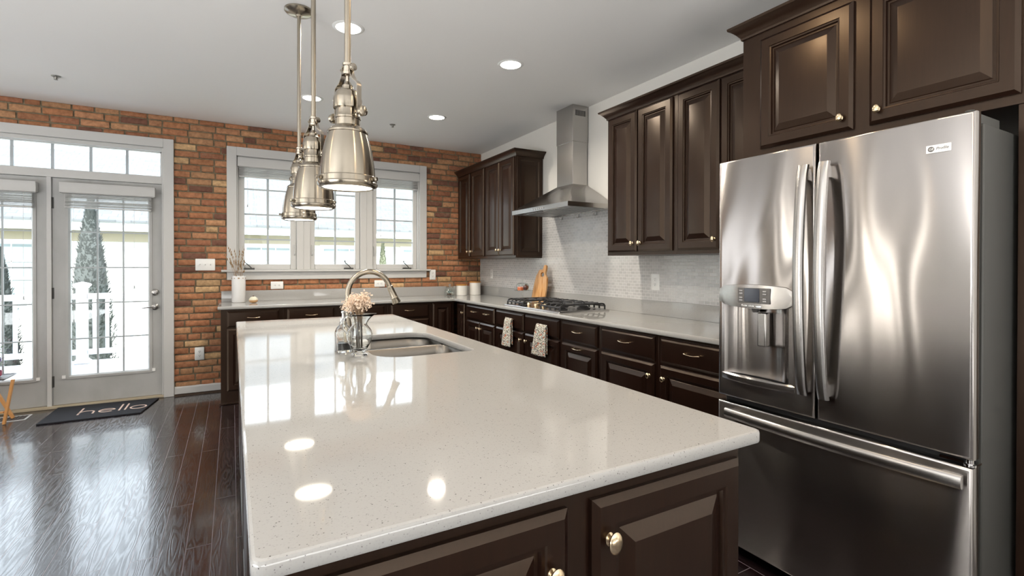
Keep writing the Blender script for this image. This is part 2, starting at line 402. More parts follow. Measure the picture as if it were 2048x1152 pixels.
# bricks (real, slightly uneven) on the inner face
def tintc():
    t = random.random()
    base = random.choice([(.42, .19, .09), (.38, .165, .08), (.44, .22, .115), (.33, .14, .075), (.46, .25, .13), (.40, .18, .09)])
    if t < .10: base = (.19, .085, .055)
    elif t < .16: base = (.55, .36, .19)
    k = random.uniform(.82, 1.12); return tuple(c * k for c in base) + (1,)
def brick(x0, x1, z0, z1):
    if x1 - x0 < .02 or z1 - z0 < .012: return
    d = random.uniform(-.003, .003); nx = max(2, int((x1 - x0) / .035)); t = tintc()
    zj0 = random.uniform(-.002, .002); zj1 = random.uniform(-.002, .002)
    rows = [(z0, .004), (z0 + .001, -.004), (z0 + .007, -.008), (z1 - .007, -.008), (z1 - .001, -.004), (z1, .004)]
    vs = []
    for zi, (z, y) in enumerate(rows):
        for i in range(nx + 1):
            x = x0 + (x1 - x0) * i / nx
            jz = random.uniform(-.0018, .0018) + zj0 + (zj1 - zj0) * i / nx
            e = .004 if i in (0, nx) else 0
            yy = y + d + random.uniform(-.0012, .0012) + (e if zi not in (0, 5) else 0)
            xx = x + ((.0025 if i == 0 else -.0025 if i == nx else 0) if zi in (0, 1, 4, 5) else 0)
            vs.append((xx, min(yy, .0045), min(z + jz, H - .0005)))
    fs = [(r_ * (nx + 1) + i, r_ * (nx + 1) + i + 1, (r_ + 1) * (nx + 1) + i + 1, (r_ + 1) * (nx + 1) + i) for r_ in range(5) for i in range(nx)]
    # ends
    k = nx + 1
    fs += [tuple(r_ * k for r_ in range(6)), tuple(r_ * k + nx for r_ in reversed(range(6)))]
    o = wb.add(vs, fs, 1)
    for i in range(len(vs)): wb.tint[o + i] = t
rowh = .0676; row = 0; z = .004
while z < H - .01:
    z1 = min(z + rowh - .0125, H - .001); x = -6.2 + random.uniform(-.2, 0)
    while x < -.003:
        L = random.choice([.2, .205, .21, .195, .2, .1, .15]) if random.random() < .85 else .17
        xa, xb = x, min(x + L, -.002)
        segs = [(xa, xb)]
        for (ox0, ox1, oz0, oz1) in ((DO[0] - .05, DO[1] + .05, -1, DO[3] + .05), (WO[0] - .05, WO[1] + .05, WO[2] - .05, WO[3] + .05)):
            if z1 > oz0 and z < oz1:
                ns = []
                for p, q in segs:
                    if q <= ox0 or p >= ox1: ns.append((p, q)); continue
                    if p < ox0: ns.append((p, ox0))
                    if q > ox1: ns.append((ox1, q))
                segs = ns
        for p, q in segs: brick(p, q, z, z1)
        x += L + .013
    z += rowh; row += 1
struct(wb.build('wall_back', [M['mortar'], M['brick']], smooth=50, origin=(0, 0, 0)))

def baseboard(name, x0, x1, y0, y1, ax):
    mb = MB()
    if ax == 'x':
        prof = [(0, 0), (-.014, 0), (-.014, .075), (-.010, .083), (-.006, .088), (0, .09)]
        mb.loops([[(x, y1 + p, q) for p, q in prof] for x in (x0, x1)])
        mb.loops([[(x, y1 - .014 + p, q) for p, q in ((0, 0), (-.016, 0), (-.014, .010), (-.006, .018), (0, .018))] for x in (x0, x1)], mi=1)
    return struct(mb.build(name, [M['trim'], M['wood']], smooth=20))
baseboard('baseboard_back', -3.354, -2.953, 0, -.004, 'x')
baseboard('baseboard_back', -8.48, -5.26, 0, -.004, 'x')

# ---------------------------------------------------------------- window group
def casing(mb, x0, x1, z0, z1, w, y0, y1, bottom=False):
    mb.box(x0, x0 + w, y0, y1, z0, z1); mb.box(x1 - w, x1, y0, y1, z0, z1); mb.box(x0 + w, x1 - w, y0, y1, z1 - w, z1)
mb = MB(); casing(mb, -2.905, -.757, 1.243, 2.517, .09, -.028, .0)
mb.box(-2.815, -2.80, -.0, .13, 1.243, 2.427); mb.box(-.862, -.847, 0, .13, 1.243, 2.427); mb.box(-2.815, -.847, 0, .13, 2.415, 2.43)
struct(mb.build('trim_1', M['trim'], bevel=.003))
mb = MB(); mb.box(-2.955, -.712, -.06, .13, 1.222, 1.243); mb.box(-2.905, -.757, -.026, .0, 1.138, 1.222)
struct(mb.build('trim_2', M['trim'], bevel=.004))
mb = MB(); mb.box(-2.238, -2.10, .015, .13, 1.243, 2.415); mb.box(-1.553, -1.412, .015, .13, 1.243, 2.415)
mb.box(-2.172, -2.166, .010, .015, 1.243, 2.415); mb.box(-1.485, -1.479, .010, .015, 1.243, 2.415)
struct(mb.build('trim_3', M['trim'], bevel=.003))
def sash_window(nm, x0, x1, g0, g1, latch):
    r = structE(nm, ((x0 + x1) / 2, .07, 1.243))
    mb = MB(); gz0, gz1 = 1.303, 2.365
    for (a, b_, c_, d_) in ((x0, g0, 1.243, 2.415), (g1, x1, 1.243, 2.415), (g0, g1, 1.243, gz0), (g0, g1, gz1, 2.415)):
        mb.box(a, b_, .045, .10, c_, d_)
    mb.build('window_frame', M['trim'], r, bevel=.006)
    pn = box(g0 - .005, g1 + .005, .074, .080, gz0 - .005, gz1 + .005).build('pane', M['pane'], r)
    mb = MB(); cxm = (g0 + g1) / 2; mb.box(cxm - .011, cxm + .011, .062, .073, gz0, gz1)
    for zz in (1.568, 1.833, 2.098): mb.box(g0, g1, .064, .072, zz - .008, zz + .008)
    mb.build('muntins', M['muntin'], r)
    # crank
    kx = x1 - .13 if latch != 'l' else x0 + .10
    mb = MB(); mb.box(kx - .05, kx + .05, .005, .045, 1.243, 1.262)
    mb.tube([(kx + .02, .02, 1.262), (kx - .0, .015, 1.285), (kx - .035, .012, 1.315), (kx - .045, .01, 1.33)], .005, 6)
    mb.blob((kx - .047, .008, 1.335), .008, .008, .012)
    mb.build('crank_handle', M['greymetal'] if nm != 'window_1' else M['greymetal'], r)
    lx = x1 - .022 if latch in 'lr' and nm == 'window_1' else x0 + .022
    mb = MB(); mb.tube([(lx, .045, 1.40), (lx + .004, .025, 1.42), (lx + .006, .018, 1.47), (lx + .003, .022, 1.50), (lx, .045, 1.515)], .006, 6)
    mb.build('sash_lock', M['trim'], r)
sash_window('window_1', -2.80, -2.238, -2.742, -2.300, 'l')
sash_window('window_2', -2.10, -1.553, -2.047, -1.606, 'r')
sash_window('window_3', -1.412, -.862, -1.357, -.912, 'r')

# blinds over the windows and doors
def blind(label, x0, x1, vz0, vz1, sz0, y, cords, kz, inset=.012, crown=False):
    t = thing('window_blind', label, 'blind', ((x0 + x1) / 2, y, sz0), 'raised white slat blinds')
    mb = MB()
    prof = [(0, 0), (-.018, 0), (-.020, .2), (-.016, .45), (-.022, .8), (-.028, 1), (0, 1)] if crown else [(0, 0), (-.012, 0), (-.014, .1), (-.014, .9), (-.018, 1), (0, 1)]
    mb.loops([[(x, y - .02 + p * 1.0, vz0 + q * (vz1 - vz0)) for p, q in prof] for x in (x0, x1)])
    mb.box(x0, x0 + .008, y - .02, y + .028, vz0, vz1); mb.box(x1 - .008, x1, y - .02, y + .028, vz0, vz1)
    mb.build('valance', M['blind'], t, smooth=25)
    sl = MB(); nz = int((vz0 - sz0) / .0085); 
    for i in range(nz):
        zz = sz0 + .012 + i * (vz0 - .004 - sz0 - .012) / nz
        tl = random.uniform(-.0015, .0015); e = random.uniform(-.002, .002)
        sl.loops([[(x, y - .018 + e, zz + tl), (x, y + .004, zz + .0025 + tl), (x, y + .024 + e, zz - tl), (x, y + .024 + e, zz - .003 - tl), (x, y + .004, zz - .0005), (x, y - .018 + e, zz - .003 + tl)] for x in (x0 + inset, x1 - inset)])
    sl.build('slats', M['blind'], t, smooth=20)
    box(x0 + .009, x1 - .009, y - .012, y + .026, vz0 - .006, vz1 - .004).build('head_rail', M['blind'], t)
    box(x0 + inset, x1 - inset, y - .018, y + .024, sz0, sz0 + .010).build('bottom_rail', M['blind'], t, bevel=.002)
    for cx_, zb in cords:
        mb = MB(); mb.tube([(cx_, y - .022, vz0), (cx_, y - .022, zb)], .0012, 5)
        mb.lathe([(.002, .03), (.005, .022), (.0045, .012), (.008, 0)], lambda u, v, n_: (cx_ + u, y - .022 + v, zb - .03 + n_), 8, mi=1)
        mb.build('pull_cord', [M['trim'], M['muntin']], t)
    return t
blind('wide white slat blind raised above the three casement windows', -2.806, -.850, 2.320, 2.412, 2.212, .005, [(-2.715, 1.93), (-2.02, 1.72), (-1.325, 1.66)], 2.2)
# ---------------------------------------------------------------- patio doors
mb = MB(); casing(mb, -5.255, -3.355, 0, 2.522, .085, -.028, .0)
struct(mb.build('trim_4', M['trim'], bevel=.003))
mb = MB()   # frame: jambs, head, mullion, transom bars
mb.box(-5.17, -5.12, -.0, .14, .02, 2.437); mb.box(-3.456, -3.44, 0, .14, .02, 2.437); mb.box(-5.12, -3.456, 0, .14, 2.40, 2.437)
mb.box(-5.12, -3.456, .0, .14, 2.082, 2.155); mb.box(-4.300, -4.268, .0, .14, .02, 2.082)
struct(mb.build('trim_5', M['trim'], bevel=.002))
struct(box(-5.17, -3.44, -.02, .15, 0, .024).build('trim_6', M['soffit'], bevel=.004))
r = structE('window_4', (-4.3, .07, 2.155))
mb = MB(); mb.box(-5.12, -3.456, .045, .06, 2.155, 2.163); mb.box(-5.12, -3.456, .045, .06, 2.392, 2.40)
mb.box(-5.12, -5.10, .045, .09, 2.155, 2.40); mb.box(-3.470, -3.456, .045, .09, 2.155, 2.40); mb.build('window_frame', M['trim'], r)
box(-5.11, -3.462, .074, .080, 2.158, 2.397).build('pane', M['pane'], r)
mb = MB()
for xx in (-3.732, -4.002, -4.272, -4.542, -4.812): mb.box(xx - .011, xx + .011, .060, .073, 2.158, 2.397)
mb.build('muntins', M['muntin'], r)
def patio_door(nm, x0, x1, g0, g1, active):
    r = structE(nm, ((x0 + x1) / 2, .04, .025)); gz0, gz1 = .285, 1.925
    f = fy(0, .02, 0)
    mb = MB(); o = [(x0, .027), (x1, .027), (x1, 2.078), (x0, 2.078)]; i_ = [(g0, gz0), (g1, gz0), (g1, gz1), (g0, gz1)]
    def off(l, d): (a, b_), (c_, _), (_, e), _ = l; return [(a - d, b_ - d), (c_ + d, b_ - d), (c_ + d, e + d), (a - d, e + d)]
    rings = [(o, -.045), (o, 0), (off(i_, .035), 0), (off(i_, .033), .008), (off(i_, .012), .008), (off(i_, .0), -.008), (i_, -.045)]
    mb.loops([[f(u, v, n_) for u, v in l] for l, n_ in rings], close=True)
    mb.build('door_panel', M['doorw'], r, smooth=20)
    box(g0 - .005, g1 + .005, .046, .052, gz0 - .005, gz1 + .005).build('pane', M['pane'], r)
    mb = MB()
    for k in (1, 2): xx = g0 + (g1 - g0) * k / 3; mb.box(xx - .007, xx + .007, .036, .045, gz0, gz1)
    for k in range(1, 5): zz = gz0 + (gz1 - gz0) * k / 5; mb.box(g0, g1, .037, .044, zz - .006, zz + .006)
    mb.build('muntins', M['muntin'], r)
    if active:
        for zz in (1.852, 1.038, .24):
            mb = MB(); mb.tube([(x0 - .006, .012, zz - .05), (x0 - .006, .012, zz + .05)], .008, 8); mb.box(x0 - .022, x0 + .01, .016, .020, zz - .05, zz + .05)
            mb.build('hinge', M['greymetal'], r)
        mb = MB(); mb.lathe([(.0, .0), (.031, 0), (.031, .006), (.026, .012), (.016, .015), (.016, .024), (.001, .026)], fy(-3.511, .02, 1.027), 24)
        mb.build('deadbolt', M['steel'], r)
        mb = MB(); mb.lathe([(.0, .0), (.032, 0), (.032, .006), (.026, .012), (.012, .016), (.011, .045), (.001, .047)], fy(-3.511, .02, .887), 24)
        mb.tube([(-3.511, -.018, .887), (-3.54, -.024, .889), (-3.575, -.026, .884), (-3.612, -.020, .876)], [.009, .008, .007, .005], 8)
        mb.build('door_handle', M['steel'], r)
    for xx in ((g0 - .045, g1 + .045) if active else (g1 + .045,)):
        box(xx - .012, xx + .012, .004, .018, .262, .290).build('blind_bracket', M['plastic'], r)
    return r
patio_door('door_1', -4.264, -3.459, -4.143, -3.567, True)
patio_door('door_2', -5.118, -4.303, -4.98, -4.406, False)
blind('slat blind with stepped valance raised on the right patio door', -4.20, -3.503, 1.945, 2.035, 1.808, -.022, [(-4.105, .80), (-3.665, 1.10)], 1.8, .03, True)
blind('slat blind with stepped valance raised on the left patio door', -5.06, -4.355, 1.935, 2.025, 1.795, -.022, [(-4.44, 1.02)], 1.8, .03, True)

# outlets and switches
def outlet(label, f, w, h, kind, horiz=False, group='white wall plates'):
    c_ = f(0, 0, 0); t = thing('wall_outlet' if kind == 'o' else 'light_switch', label, 'outlet' if kind == 'o' else 'light switch', c_, group)
    mb = MB(); pl = rrect(-w / 2, w / 2, -h / 2, h / 2, .005, 3); pi_ = rrect(-w / 2 + .004, w / 2 - .004, -h / 2 + .004, h / 2 - .004, .004, 3)
    mb.loops([[f(u, v, 0) for u, v in pl], [f(u, v, .003) for u, v in pl], [f(u, v, .006) for u, v in pi_]]); mb.build('cover_plate', M['plastic'], t)
    if kind == 'o':
        for s_ in (-1, 1):
            u0, v0 = (s_ * .02, 0) if horiz else (0, s_ * .02)
            mb = MB(); mb.lathe([(.0155, .006), (.0155, .0075), (.001, .0076)], lambda a, b_, n_: f(u0 + a, v0 + b_, n_), 16)
            for du in (-.0055, .0055):
                q = (lambda a, b_, n_: f(u0 + a, v0 + b_, n_)) if not horiz else (lambda a, b_, n_: f(u0 + b_, v0 + a, n_))
                mb.prism([(du - .0012, -.001), (du + .0012, -.001), (du + .0012, .008), (du - .0012, .008)], q, .0074, .0080, mi=1)
            mb.prism(arc(0, -.008, .0028, 0, 315, 7), q, .0074, .0080, mi=1)
            mb.build('socket', [M['plastic'], M['dark']], t)
    else:
        for k in range(3):
            u0 = (k - 1) * .046
            mb = MB(); mb.prism([(u0 - .006, -.012), (u0 + .006, -.012), (u0 + .006, .012), (u0 - .006, .012)], f, .0055, .007)
            mb.loops([[f(u0 + a, b_, .006) for a, b_ in ((-.004, -.006), (.004, -.006), (.004, .008), (-.004, .008))], [f(u0 + a, b_ + .006, .018) for a, b_ in ((-.003, -.003), (.003, -.003), (.003, .003), (-.003, .003))]])
            mb.build('toggle', M['plastic'], t)
    return t
B = -.012
outlet('white triple toggle switch on the brick between patio door and window', fy(-3.093, B, 1.297), .170, .118, 's', group=None)
outlet('white wall outlet low on the brick beside the patio door', fy(-3.144, B, .402), .082, .128, 'o')
outlet('white horizontal outlet under the window beside the white vase', fy(-2.437, B, 1.076), .122, .080, 'o', True)
outlet('white horizontal outlet under the window seen through the faucet arch', fy(-1.336, B, 1.074), .122, .078, 'o', True)
outlet('white outlet on the brick at the right end of the window sill', fy(-.675, B, 1.173), .078, .125, 'o')
outlet('white outlet on the mosaic tile between cooktop and fridge', fx(-.008, -3.108, 1.17), .09, .128, 'o')
outlet('white outlet on the mosaic tile above the canisters', fx(-.008, -.335, 1.185), .075, .125, 'o')

# ---------------------------------------------------------------- cabinets
RAISED = [(0, 0), (0, .010), (.003, .0125), (.013, .0205), (.050, .0205), (.0525, .0165), (.059, .0155), (.062, .007), (.069, .0065), (.072, .0085), (.100, .0195), (.102, .0198)]
SLAB = [(0, 0), (0, .009), (.003, .0105), (.017, .0203), (.019, .0205)]
def panel(f, w, h, rings, k=1.0):
    mb = MB(); ls = []
    for ins, d in rings:
        i_ = min(ins * k, w / 2 - .004, h / 2 - .004); ls.append([f(i_, i_, d), f(w - i_, i_, d), f(w - i_, h - i_, d), f(i_, h - i_, d)])
    return mb.loops(ls)
def knob(f, u, v, parent, s=1.0):
    g = lambda a, b_, n_: f(u + a, v + b_, .0195 + n_)
    mb = MB(); mb.lathe([(.008 * s, 0), (.0085 * s, .002), (.0052 * s, .005), (.0048 * s, .011), (.009 * s, .014), (.0125 * s, .017), (.0135 * s, .0205), (.0115 * s, .0245), (.007 * s, .027), (.001, .028)], g, 20, su=.95, sv=1.3)
    return mb.build('knob', M['brass'], parent)
def pull(f, u, v, parent, L=.095):
    g = lambda a, b_, n_: f(u + a, v + b_, .0195 + n_)
    mb = MB()
    for s_ in (-1, 1):
        mb.lathe([(.006, 0), (.005, .003), (.004, .018)], lambda a, b_, n_: g(a + s_ * L / 2, b_, n_), 10)
    mb.tube([g(-L / 2 - .008, 0, .018), g(-L / 2, 0, .021), g(-L / 4, -.003, .025), g(0, -.004, .0265), g(L / 4, -.003, .025), g(L / 2, 0, .021), g(L / 2 + .008, 0, .018)], [.002, .0034, .0028, .0026, .0028, .0034, .002], 8)
    return mb.build('pull_handle', M['brass'], parent)
def door(f, w, h, parent, kn=None, name='door'):
    o = panel(f, w, h, RAISED).build(name, M['wood'], parent, smooth=12)
    if kn: knob(f, kn[0], kn[1], o)
    return o
def drawer(f, w, h, parent, pulls=(), name='drawer'):
    o = panel(f, w, h, SLAB).build(name, M['wood'], parent, smooth=12)
    for u in pulls: pull(f, u, h / 2 + .012, o)
    return o
ZD0, ZD1, ZR0, ZR1 = .715, .866, .125, .700
XF = -.61
def base_right(label, y0, y1, items, top=.884):
    t = thing('base_cabinet', label, 'cabinet', (-.3, (y0 + y1) / 2, 0), 'dark base cabinets')
    mb = box(XF, -.003, y1, y0, 0.004, top); mb.box(XF - .012, XF, y1, y0, .004, .09); mb.build('body', M['wood'], t, bevel=.001)
    for kind, a, b_, z0, z1, extra in items:
        f = fx(XF, a, z0)
        if kind == 'door': door(f, a - b_, z1 - z0, t, extra)
        elif kind == 'drawer': drawer(f, a - b_, z1 - z0, t, extra)
        elif kind == 'pullout':
            o = door(f, a - b_, z1 - z0, t); pull(f, (a - b_) / 2, z1 - z0 - .022, o)
    return t
base_right('narrow dark base cabinet with one knob in the inner corner', -.655, -.895, [('door', -.665, -.875, ZR0, ZD1, (.175, .64))])
base_right('dark base cabinet under the cake stand with wide two-pull drawer over double doors', -.895, -1.608, [('drawer', -.935, -1.590, ZD0, ZD1, (.20, .50)), ('door', -.935, -1.258, ZR0, ZR1, (.290, .51)), ('door', -1.266, -1.590, ZR0, ZR1, (.033, .51))])
base_right('dark base cabinet below the cooktop where the floral towels hang', -1.608, -2.705, [('drawer', -1.628, -2.145, ZD0, ZD1, (.30,)), ('drawer', -2.175, -2.692, ZD0, ZD1, (.31,)), ('door', -1.628, -2.145, ZR0, ZR1, (.485, .51)), ('door', -2.175, -2.692, ZR0, ZR1, (.033, .51))])
base_right('dark pull-out base cabinet with drawer right of the towels', -2.705, -3.178, [('drawer', -2.730, -3.158, ZD0, ZD1, (.214,)), ('pullout', -2.730, -3.158, ZR0, ZR1, None)])
base_right('dark base cabinet with drawer and right-hand knob, second from the fridge', -3.178, -3.725, [('drawer', -3.202, -3.700, ZD0, ZD1, (.25,)), ('door', -3.202, -3.700, ZR0, ZR1, (.465, .50))])
base_right('dark base cabinet with drawer directly beside the fridge', -3.725, -4.325, [('drawer', -3.748, -4.300, ZD0, ZD1, (.25,)), ('door', -3.748, -4.300, ZR0, ZR1, (.035, .50))])
def base_back(label, x0, x1, items):
    t = thing('base_cabinet', label, 'cabinet', ((x0 + x1) / 2, -.3, 0), 'dark base cabinets')
    mb = box(x0, x1, -.61, -.018, .004, .884); mb.box(x0 - (.01 if x0 < -2.9 else 0), x1, -.622, -.61, .004, .09 if x0 > -2.9 else .018); mb.build('body', M['wood'], t, bevel=.001)
    for kind, a, b_, z0, z1, extra in items:
        f = fy(a, -.61, z0)
        (door if kind == 'door' else drawer)(f, b_ - a, z1 - z0, t, extra)
base_back('dark base cabinet at the left end of the window counter', -2.950, -2.425, [('drawer', -2.90, -2.462, ZD0, ZD1, (.219,)), ('door', -2.90, -2.462, ZR0, ZR1, (.39, .5))])
base_back('dark base cabinet second from the left under the window counter', -2.425, -1.915, [('drawer', -2.39, -1.953, ZD0, ZD1, (.219,)), ('door', -2.39, -1.953, ZR0, ZR1, (.05, .5))])
base_back('dark base cabinet behind the faucet and dried flowers', -1.915, -1.405, [('drawer', -1.88, -1.442, ZD0, ZD1, ()), ('door', -1.88, -1.442, ZR0, ZR1, (.39, .5))])
base_back('dark base cabinet with single pull, right of the faucet spray head', -1.405, -.915, [('drawer', -1.372, -.945, ZD0, ZD1, (.2,)), ('door', -1.372, -.945, ZR0, ZR1, (.05, .5))])
base_back('dark full-height-door base cabinet at the corner of the window counter', -.915, -.64, [('door', -.898, -.668, ZR0, ZD1, None)])

def crown(path, label):
    # path: list of (x,y) along the cabinet face line, outward is to the right of travel
    prof = [(0, 0), (.006, 0), (.008, .012), (.022, .03), (.040, .048), (.052, .054), (.054, .066), (0, .066)]
    mb = MB(); ls = []
    pts = [Vector(p) for p in path]
    for i, p in enumerate(pts):
        d0 = (p - pts[i - 1]).normalized() if i else None; d1 = (pts[i + 1] - p).normalized() if i < len(pts) - 1 else None
        n0 = Vector((d0.y, -d0.x)) if d0 else None; n1 = Vector((d1.y, -d1.x)) if d1 else None
        nn = n0 or n1
        if n0 and n1: nn = (n0 + n1); nn = nn / nn.dot(n0)
        ls.append([(p.x + nn.x * a, p.y + nn.y * a, zc + h_) for a, h_ in prof])
    mb.loops(ls)
    return tag(mb.build('crown_molding', M['wood'], smooth=30), label, 'molding', 'dark crown moldings on the wall cabinets')
def wall_cab(label, y0, y1, doors, z0=1.372, z1=2.43, xf=-.33, side=None):
    t = thing('wall_cabinet', label, 'cabinet', (xf / 2, (y0 + y1) / 2, z0), 'dark wall cabinets')
    mb = box(xf, -.003, y1, y0, z0, z1); mb.build('body', M['wood'], t, bevel=.001)
    for a, b_, k, dz0, dz1 in doors: door(fx(xf, a, dz0), a - b_, dz1 - dz0, t, k)
    return t
UZ0, UZ1 = 1.397, 2.407
c1 = wall_cab('dark wall cabinet with double doors against the brick wall', -.012, -.805, [(-.06, -.395, (.305, .06), UZ0, UZ1), (-.440, -.785, (.03, .06), UZ0, UZ1)])
c2 = wall_cab('dark wall cabinet with panelled side next to the range hood', -.805, -1.500, [(-.843, -1.155, (.285, .06), UZ0, UZ1), (-1.163, -1.482, (.03, .06), UZ0, UZ1)])
panel(fy(-.322, -1.500, 1.39), .31, 1.03, [(0, 0), (0, .006), (.004, .009), (.042, .009), (.046, .005), (.05, .002), (.058, .002), (.085, .009), (.088, .009)]).build('side_panel', M['wood'], c2, smooth=12)
c3 = wall_cab('dark wall cabinet with double doors right of the range hood', -2.925, -3.598, [(-2.945, -3.250, (.27, .06), UZ0, UZ1), (-3.260, -3.578, (.03, .06), UZ0, UZ1)])
c4 = wall_cab('dark wall cabinet partly hidden behind the fridge', -3.598, -4.275, [(-3.622, -3.938, (.29, .06), UZ0, UZ1), (-3.948, -4.262, (.03, .06), UZ0, UZ1)])
zc = 2.412
crown([(-.332, -.012), (-.332, -1.512), (-.004, -1.512)], 'dark crown molding on the cabinets left of the range hood')
crown([(-.004, -2.923), (-.332, -2.923), (-.332, -4.275)], 'dark crown molding on the cabinets right of the range hood')
c5 = wall_cab('deep dark cabinet with two wide doors above the fridge', -4.280, -5.375, [(-4.380, -4.797, (.375, .055), 1.868, 2.40), (-4.857, -5.300, (.035, .055), 1.868, 2.40)], z0=1.835, z1=2.44, xf=-.60)
zc = 2.437
crown([(-.395, -4.278), (-.602, -4.278), (-.602, -5.375)], 'dark crown molding on the deep cabinet above the fridge')
tag(box(-.60, -.003, -5.375, -5.292, .004, 1.833).build('side_panel', M['wood'], bevel=.001), 'tall dark cabinet panel enclosing the right side of the fridge', 'panel')

# ---------------------------------------------------------------- worktops
def slab_fill(outer, holes, mi=0, mb=None, z1=.914, z0=.884, r=.006):
    mb = mb or MB()
    def inset(loop, d):
        n_ = len(loop); out = []
        area2 = sum(loop[i][0] * loop[(i + 1) % n_][1] - loop[(i + 1) % n_][0] * loop[i][1] for i in range(n_)); sg = 1 if area2 > 0 else -1
        for i in range(n_):
            a = Vector(loop[i - 1]); b_ = Vector(loop[i]); c_ = Vector(loop[(i + 1) % n_])
            d0 = (b_ - a); d1 = (c_ - b_)
            if d0.length < 1e-7: d0 = d1
            if d1.length < 1e-7: d1 = d0
            d0.normalize(); d1.normalize()
            nn = Vector((-d0.y, d0.x)) + Vector((-d1.y, d1.x)); nn = nn / max(.5, nn.length) if nn.length < 1 else nn / (nn.dot(Vector((-d0.y, d0.x))))
            p = b_ + nn * d * sg; out.append((p.x, p.y))
        return out
    prof = [(r, z1), (r * .3, z1 - r * .3), (0, z1 - r), (0, z0 + r), (r * .3, z0 + r * .3), (r, z0)]
    tops = []
    for k, loop in enumerate([outer] + holes):
        sgn = 1 if k == 0 else -1
        ls = [[(x, y, z_) for x, y in inset(loop, sgn * d)] for d, z_ in prof]
        mb.loops(ls, False, False, mi); tops.append((ls[0], ls[-1]))
    for side in (0, 1):
        bm = bmesh.new(); es = []
        for t_ in tops:
            vs = [bm.verts.new(p) for p in t_[side]]
            es += [bm.edges.new((vs[i], vs[(i + 1) % len(vs)])) for i in range(len(vs))]
        bmesh.ops.triangle_fill(bm, use_beauty=True, edges=es)
        bm.verts.index_update(); mb.add([v.co[:] for v in bm.verts], [tuple(v.index for v in f_.verts) for f_ in bm.faces], mi); bm.free()
    return mb
mb = slab_fill([(-2.974, -.650), (-.650, -.650), (-.650, -4.335), (-.004, -4.335), (-.004, -.012), (-2.974, -.012)][::-1], [])
wt = tag(mb.build('worktop', M['quartz'], smooth=30), 'white speckled quartz L-shaped worktop along the brick and tiled walls', 'worktop')
mb = MB(); mb.box(-2.954, -.024, -.030, -.013, .914, 1.026); mb.box(-.024, -.004, -4.335, -.013, .914, 1.026)
mb.build('backsplash_strip', M['quartz'], wt, bevel=.0015)
HX0, HX1, HY0, HY1 = -2.325, -1.893, -3.850, -3.135
isl = slab_fill(rrect(-2.836, -1.764, -5.170, -2.063, .018, 4), [rrect(HX0, HX1, HY0, HY1, [.10, .06, .12, .03], 8)])
tag(isl.build('island_worktop', M['quartz'], smooth=30), 'large white speckled quartz island worktop with sink cutout', 'worktop')
tag(MB().box(-.012, -.003, -1.500, -.004, 1.0265, 1.371).box(-.012, -.003, -2.925, -1.500, 1.0265, 1.80).box(-.012, -.003, -4.34, -2.925, 1.0265, 1.371).build('tile_backsplash', M['tile'], smooth=0), 'pearly white mini brick mosaic tile on the wall behind the cooktop', 'backsplash')

# island base
t = thing('island_cabinet', 'dark espresso kitchen island cabinet with raised panel doors facing the camera', 'cabinet', (-2.3, -3.6, 0))
mb = MB(); X0, X1, Y0, Y1 = -2.80, -1.792, -5.125, -2.10
mb.box(X0, X1, Y0, Y0 + .02, .06, .884); mb.box(X0, X1, Y1 - .02, Y1, .06, .884); mb.box(X0, X0 + .02, Y0 + .02, Y1 - .02, .06, .884); mb.box(X1 - .02, X1, Y0 + .02, Y1 - .02, .06, .884)
mb.box(X0 + .02, X1 - .02, Y0 + .05, Y1 - .05, .004, .10)
mb.build('body', M['wood'], t, bevel=.0015)
for x0, x1, kn in ((-2.752, -2.305, (.405, .61)), (-2.247, -1.806, (.036, .64))):
    f = fy(x0, Y0, .125); o = panel(f, x1 - x0, .72, RAISED, 1.05).build('door', M['wood'], t, smooth=12); knob(f, kn[0], kn[1], o, 1.25)
for k in range(4):
    y0 = -2.14 - k * .74
    panel(lambda u, v, n_: (X0 - n_, y0 - u, .125 + v), .68, .72, RAISED).build('side_panel', M['wood'], t, smooth=12)
for k, (ya, yb) in enumerate(((-2.16, -2.55), (-2.57, -3.05), (-3.09, -3.45), (-3.46, -3.92), (-3.96, -4.42), (-4.44, -5.05))):
    panel(lambda u, v, n_: (X1 + n_, yb + u, .125 + v), ya - yb, .72, RAISED).build('door', M['wood'], t, smooth=12)

# sink
t = thing('kitchen_sink', 'double bowl undermount stainless steel sink in the island', 'sink', (-2.1, -3.5, .70))
def bowl(x0, x1, y0, y1, rr):
    mb = MB(); zt = .8825
    ls = [[(x, y, z_) for x, y in rrect(x0 + i_, x1 - i_, y0 + i_, y1 - i_, [max(.01, q - i_ * .5) for q in rr], 8)] for i_, z_ in ((-.012, zt), (-.004, zt), (0, zt - .003), (.004, .82), (.008, .735), (.016, .716), (.04, .705), (.10, .70))]
    mb.loops(ls, False, True)
    cx_, cy_ = (x0 + x1) / 2, (y0 + y1) / 2
    return mb, cx_, cy_
for y0, y1, rr in ((-3.420, -3.118, [.11, .08, .05, .05]), (-3.868, -3.450, [.06, .06, .13, .06])):
    mb, cx_, cy_ = bowl(HX0 - .015, HX1 + .016, y0, y1, rr); mb.build('bowl', M['steel_sink'], t, smooth=60)
    mb = MB(); mb.lathe([(.04, .7005), (.042, .704), (.03, .7035), (.028, .70), (.001, .7)], fz(cx_, cy_, 0), 20); mb.build('drain', M['chrome'], t)
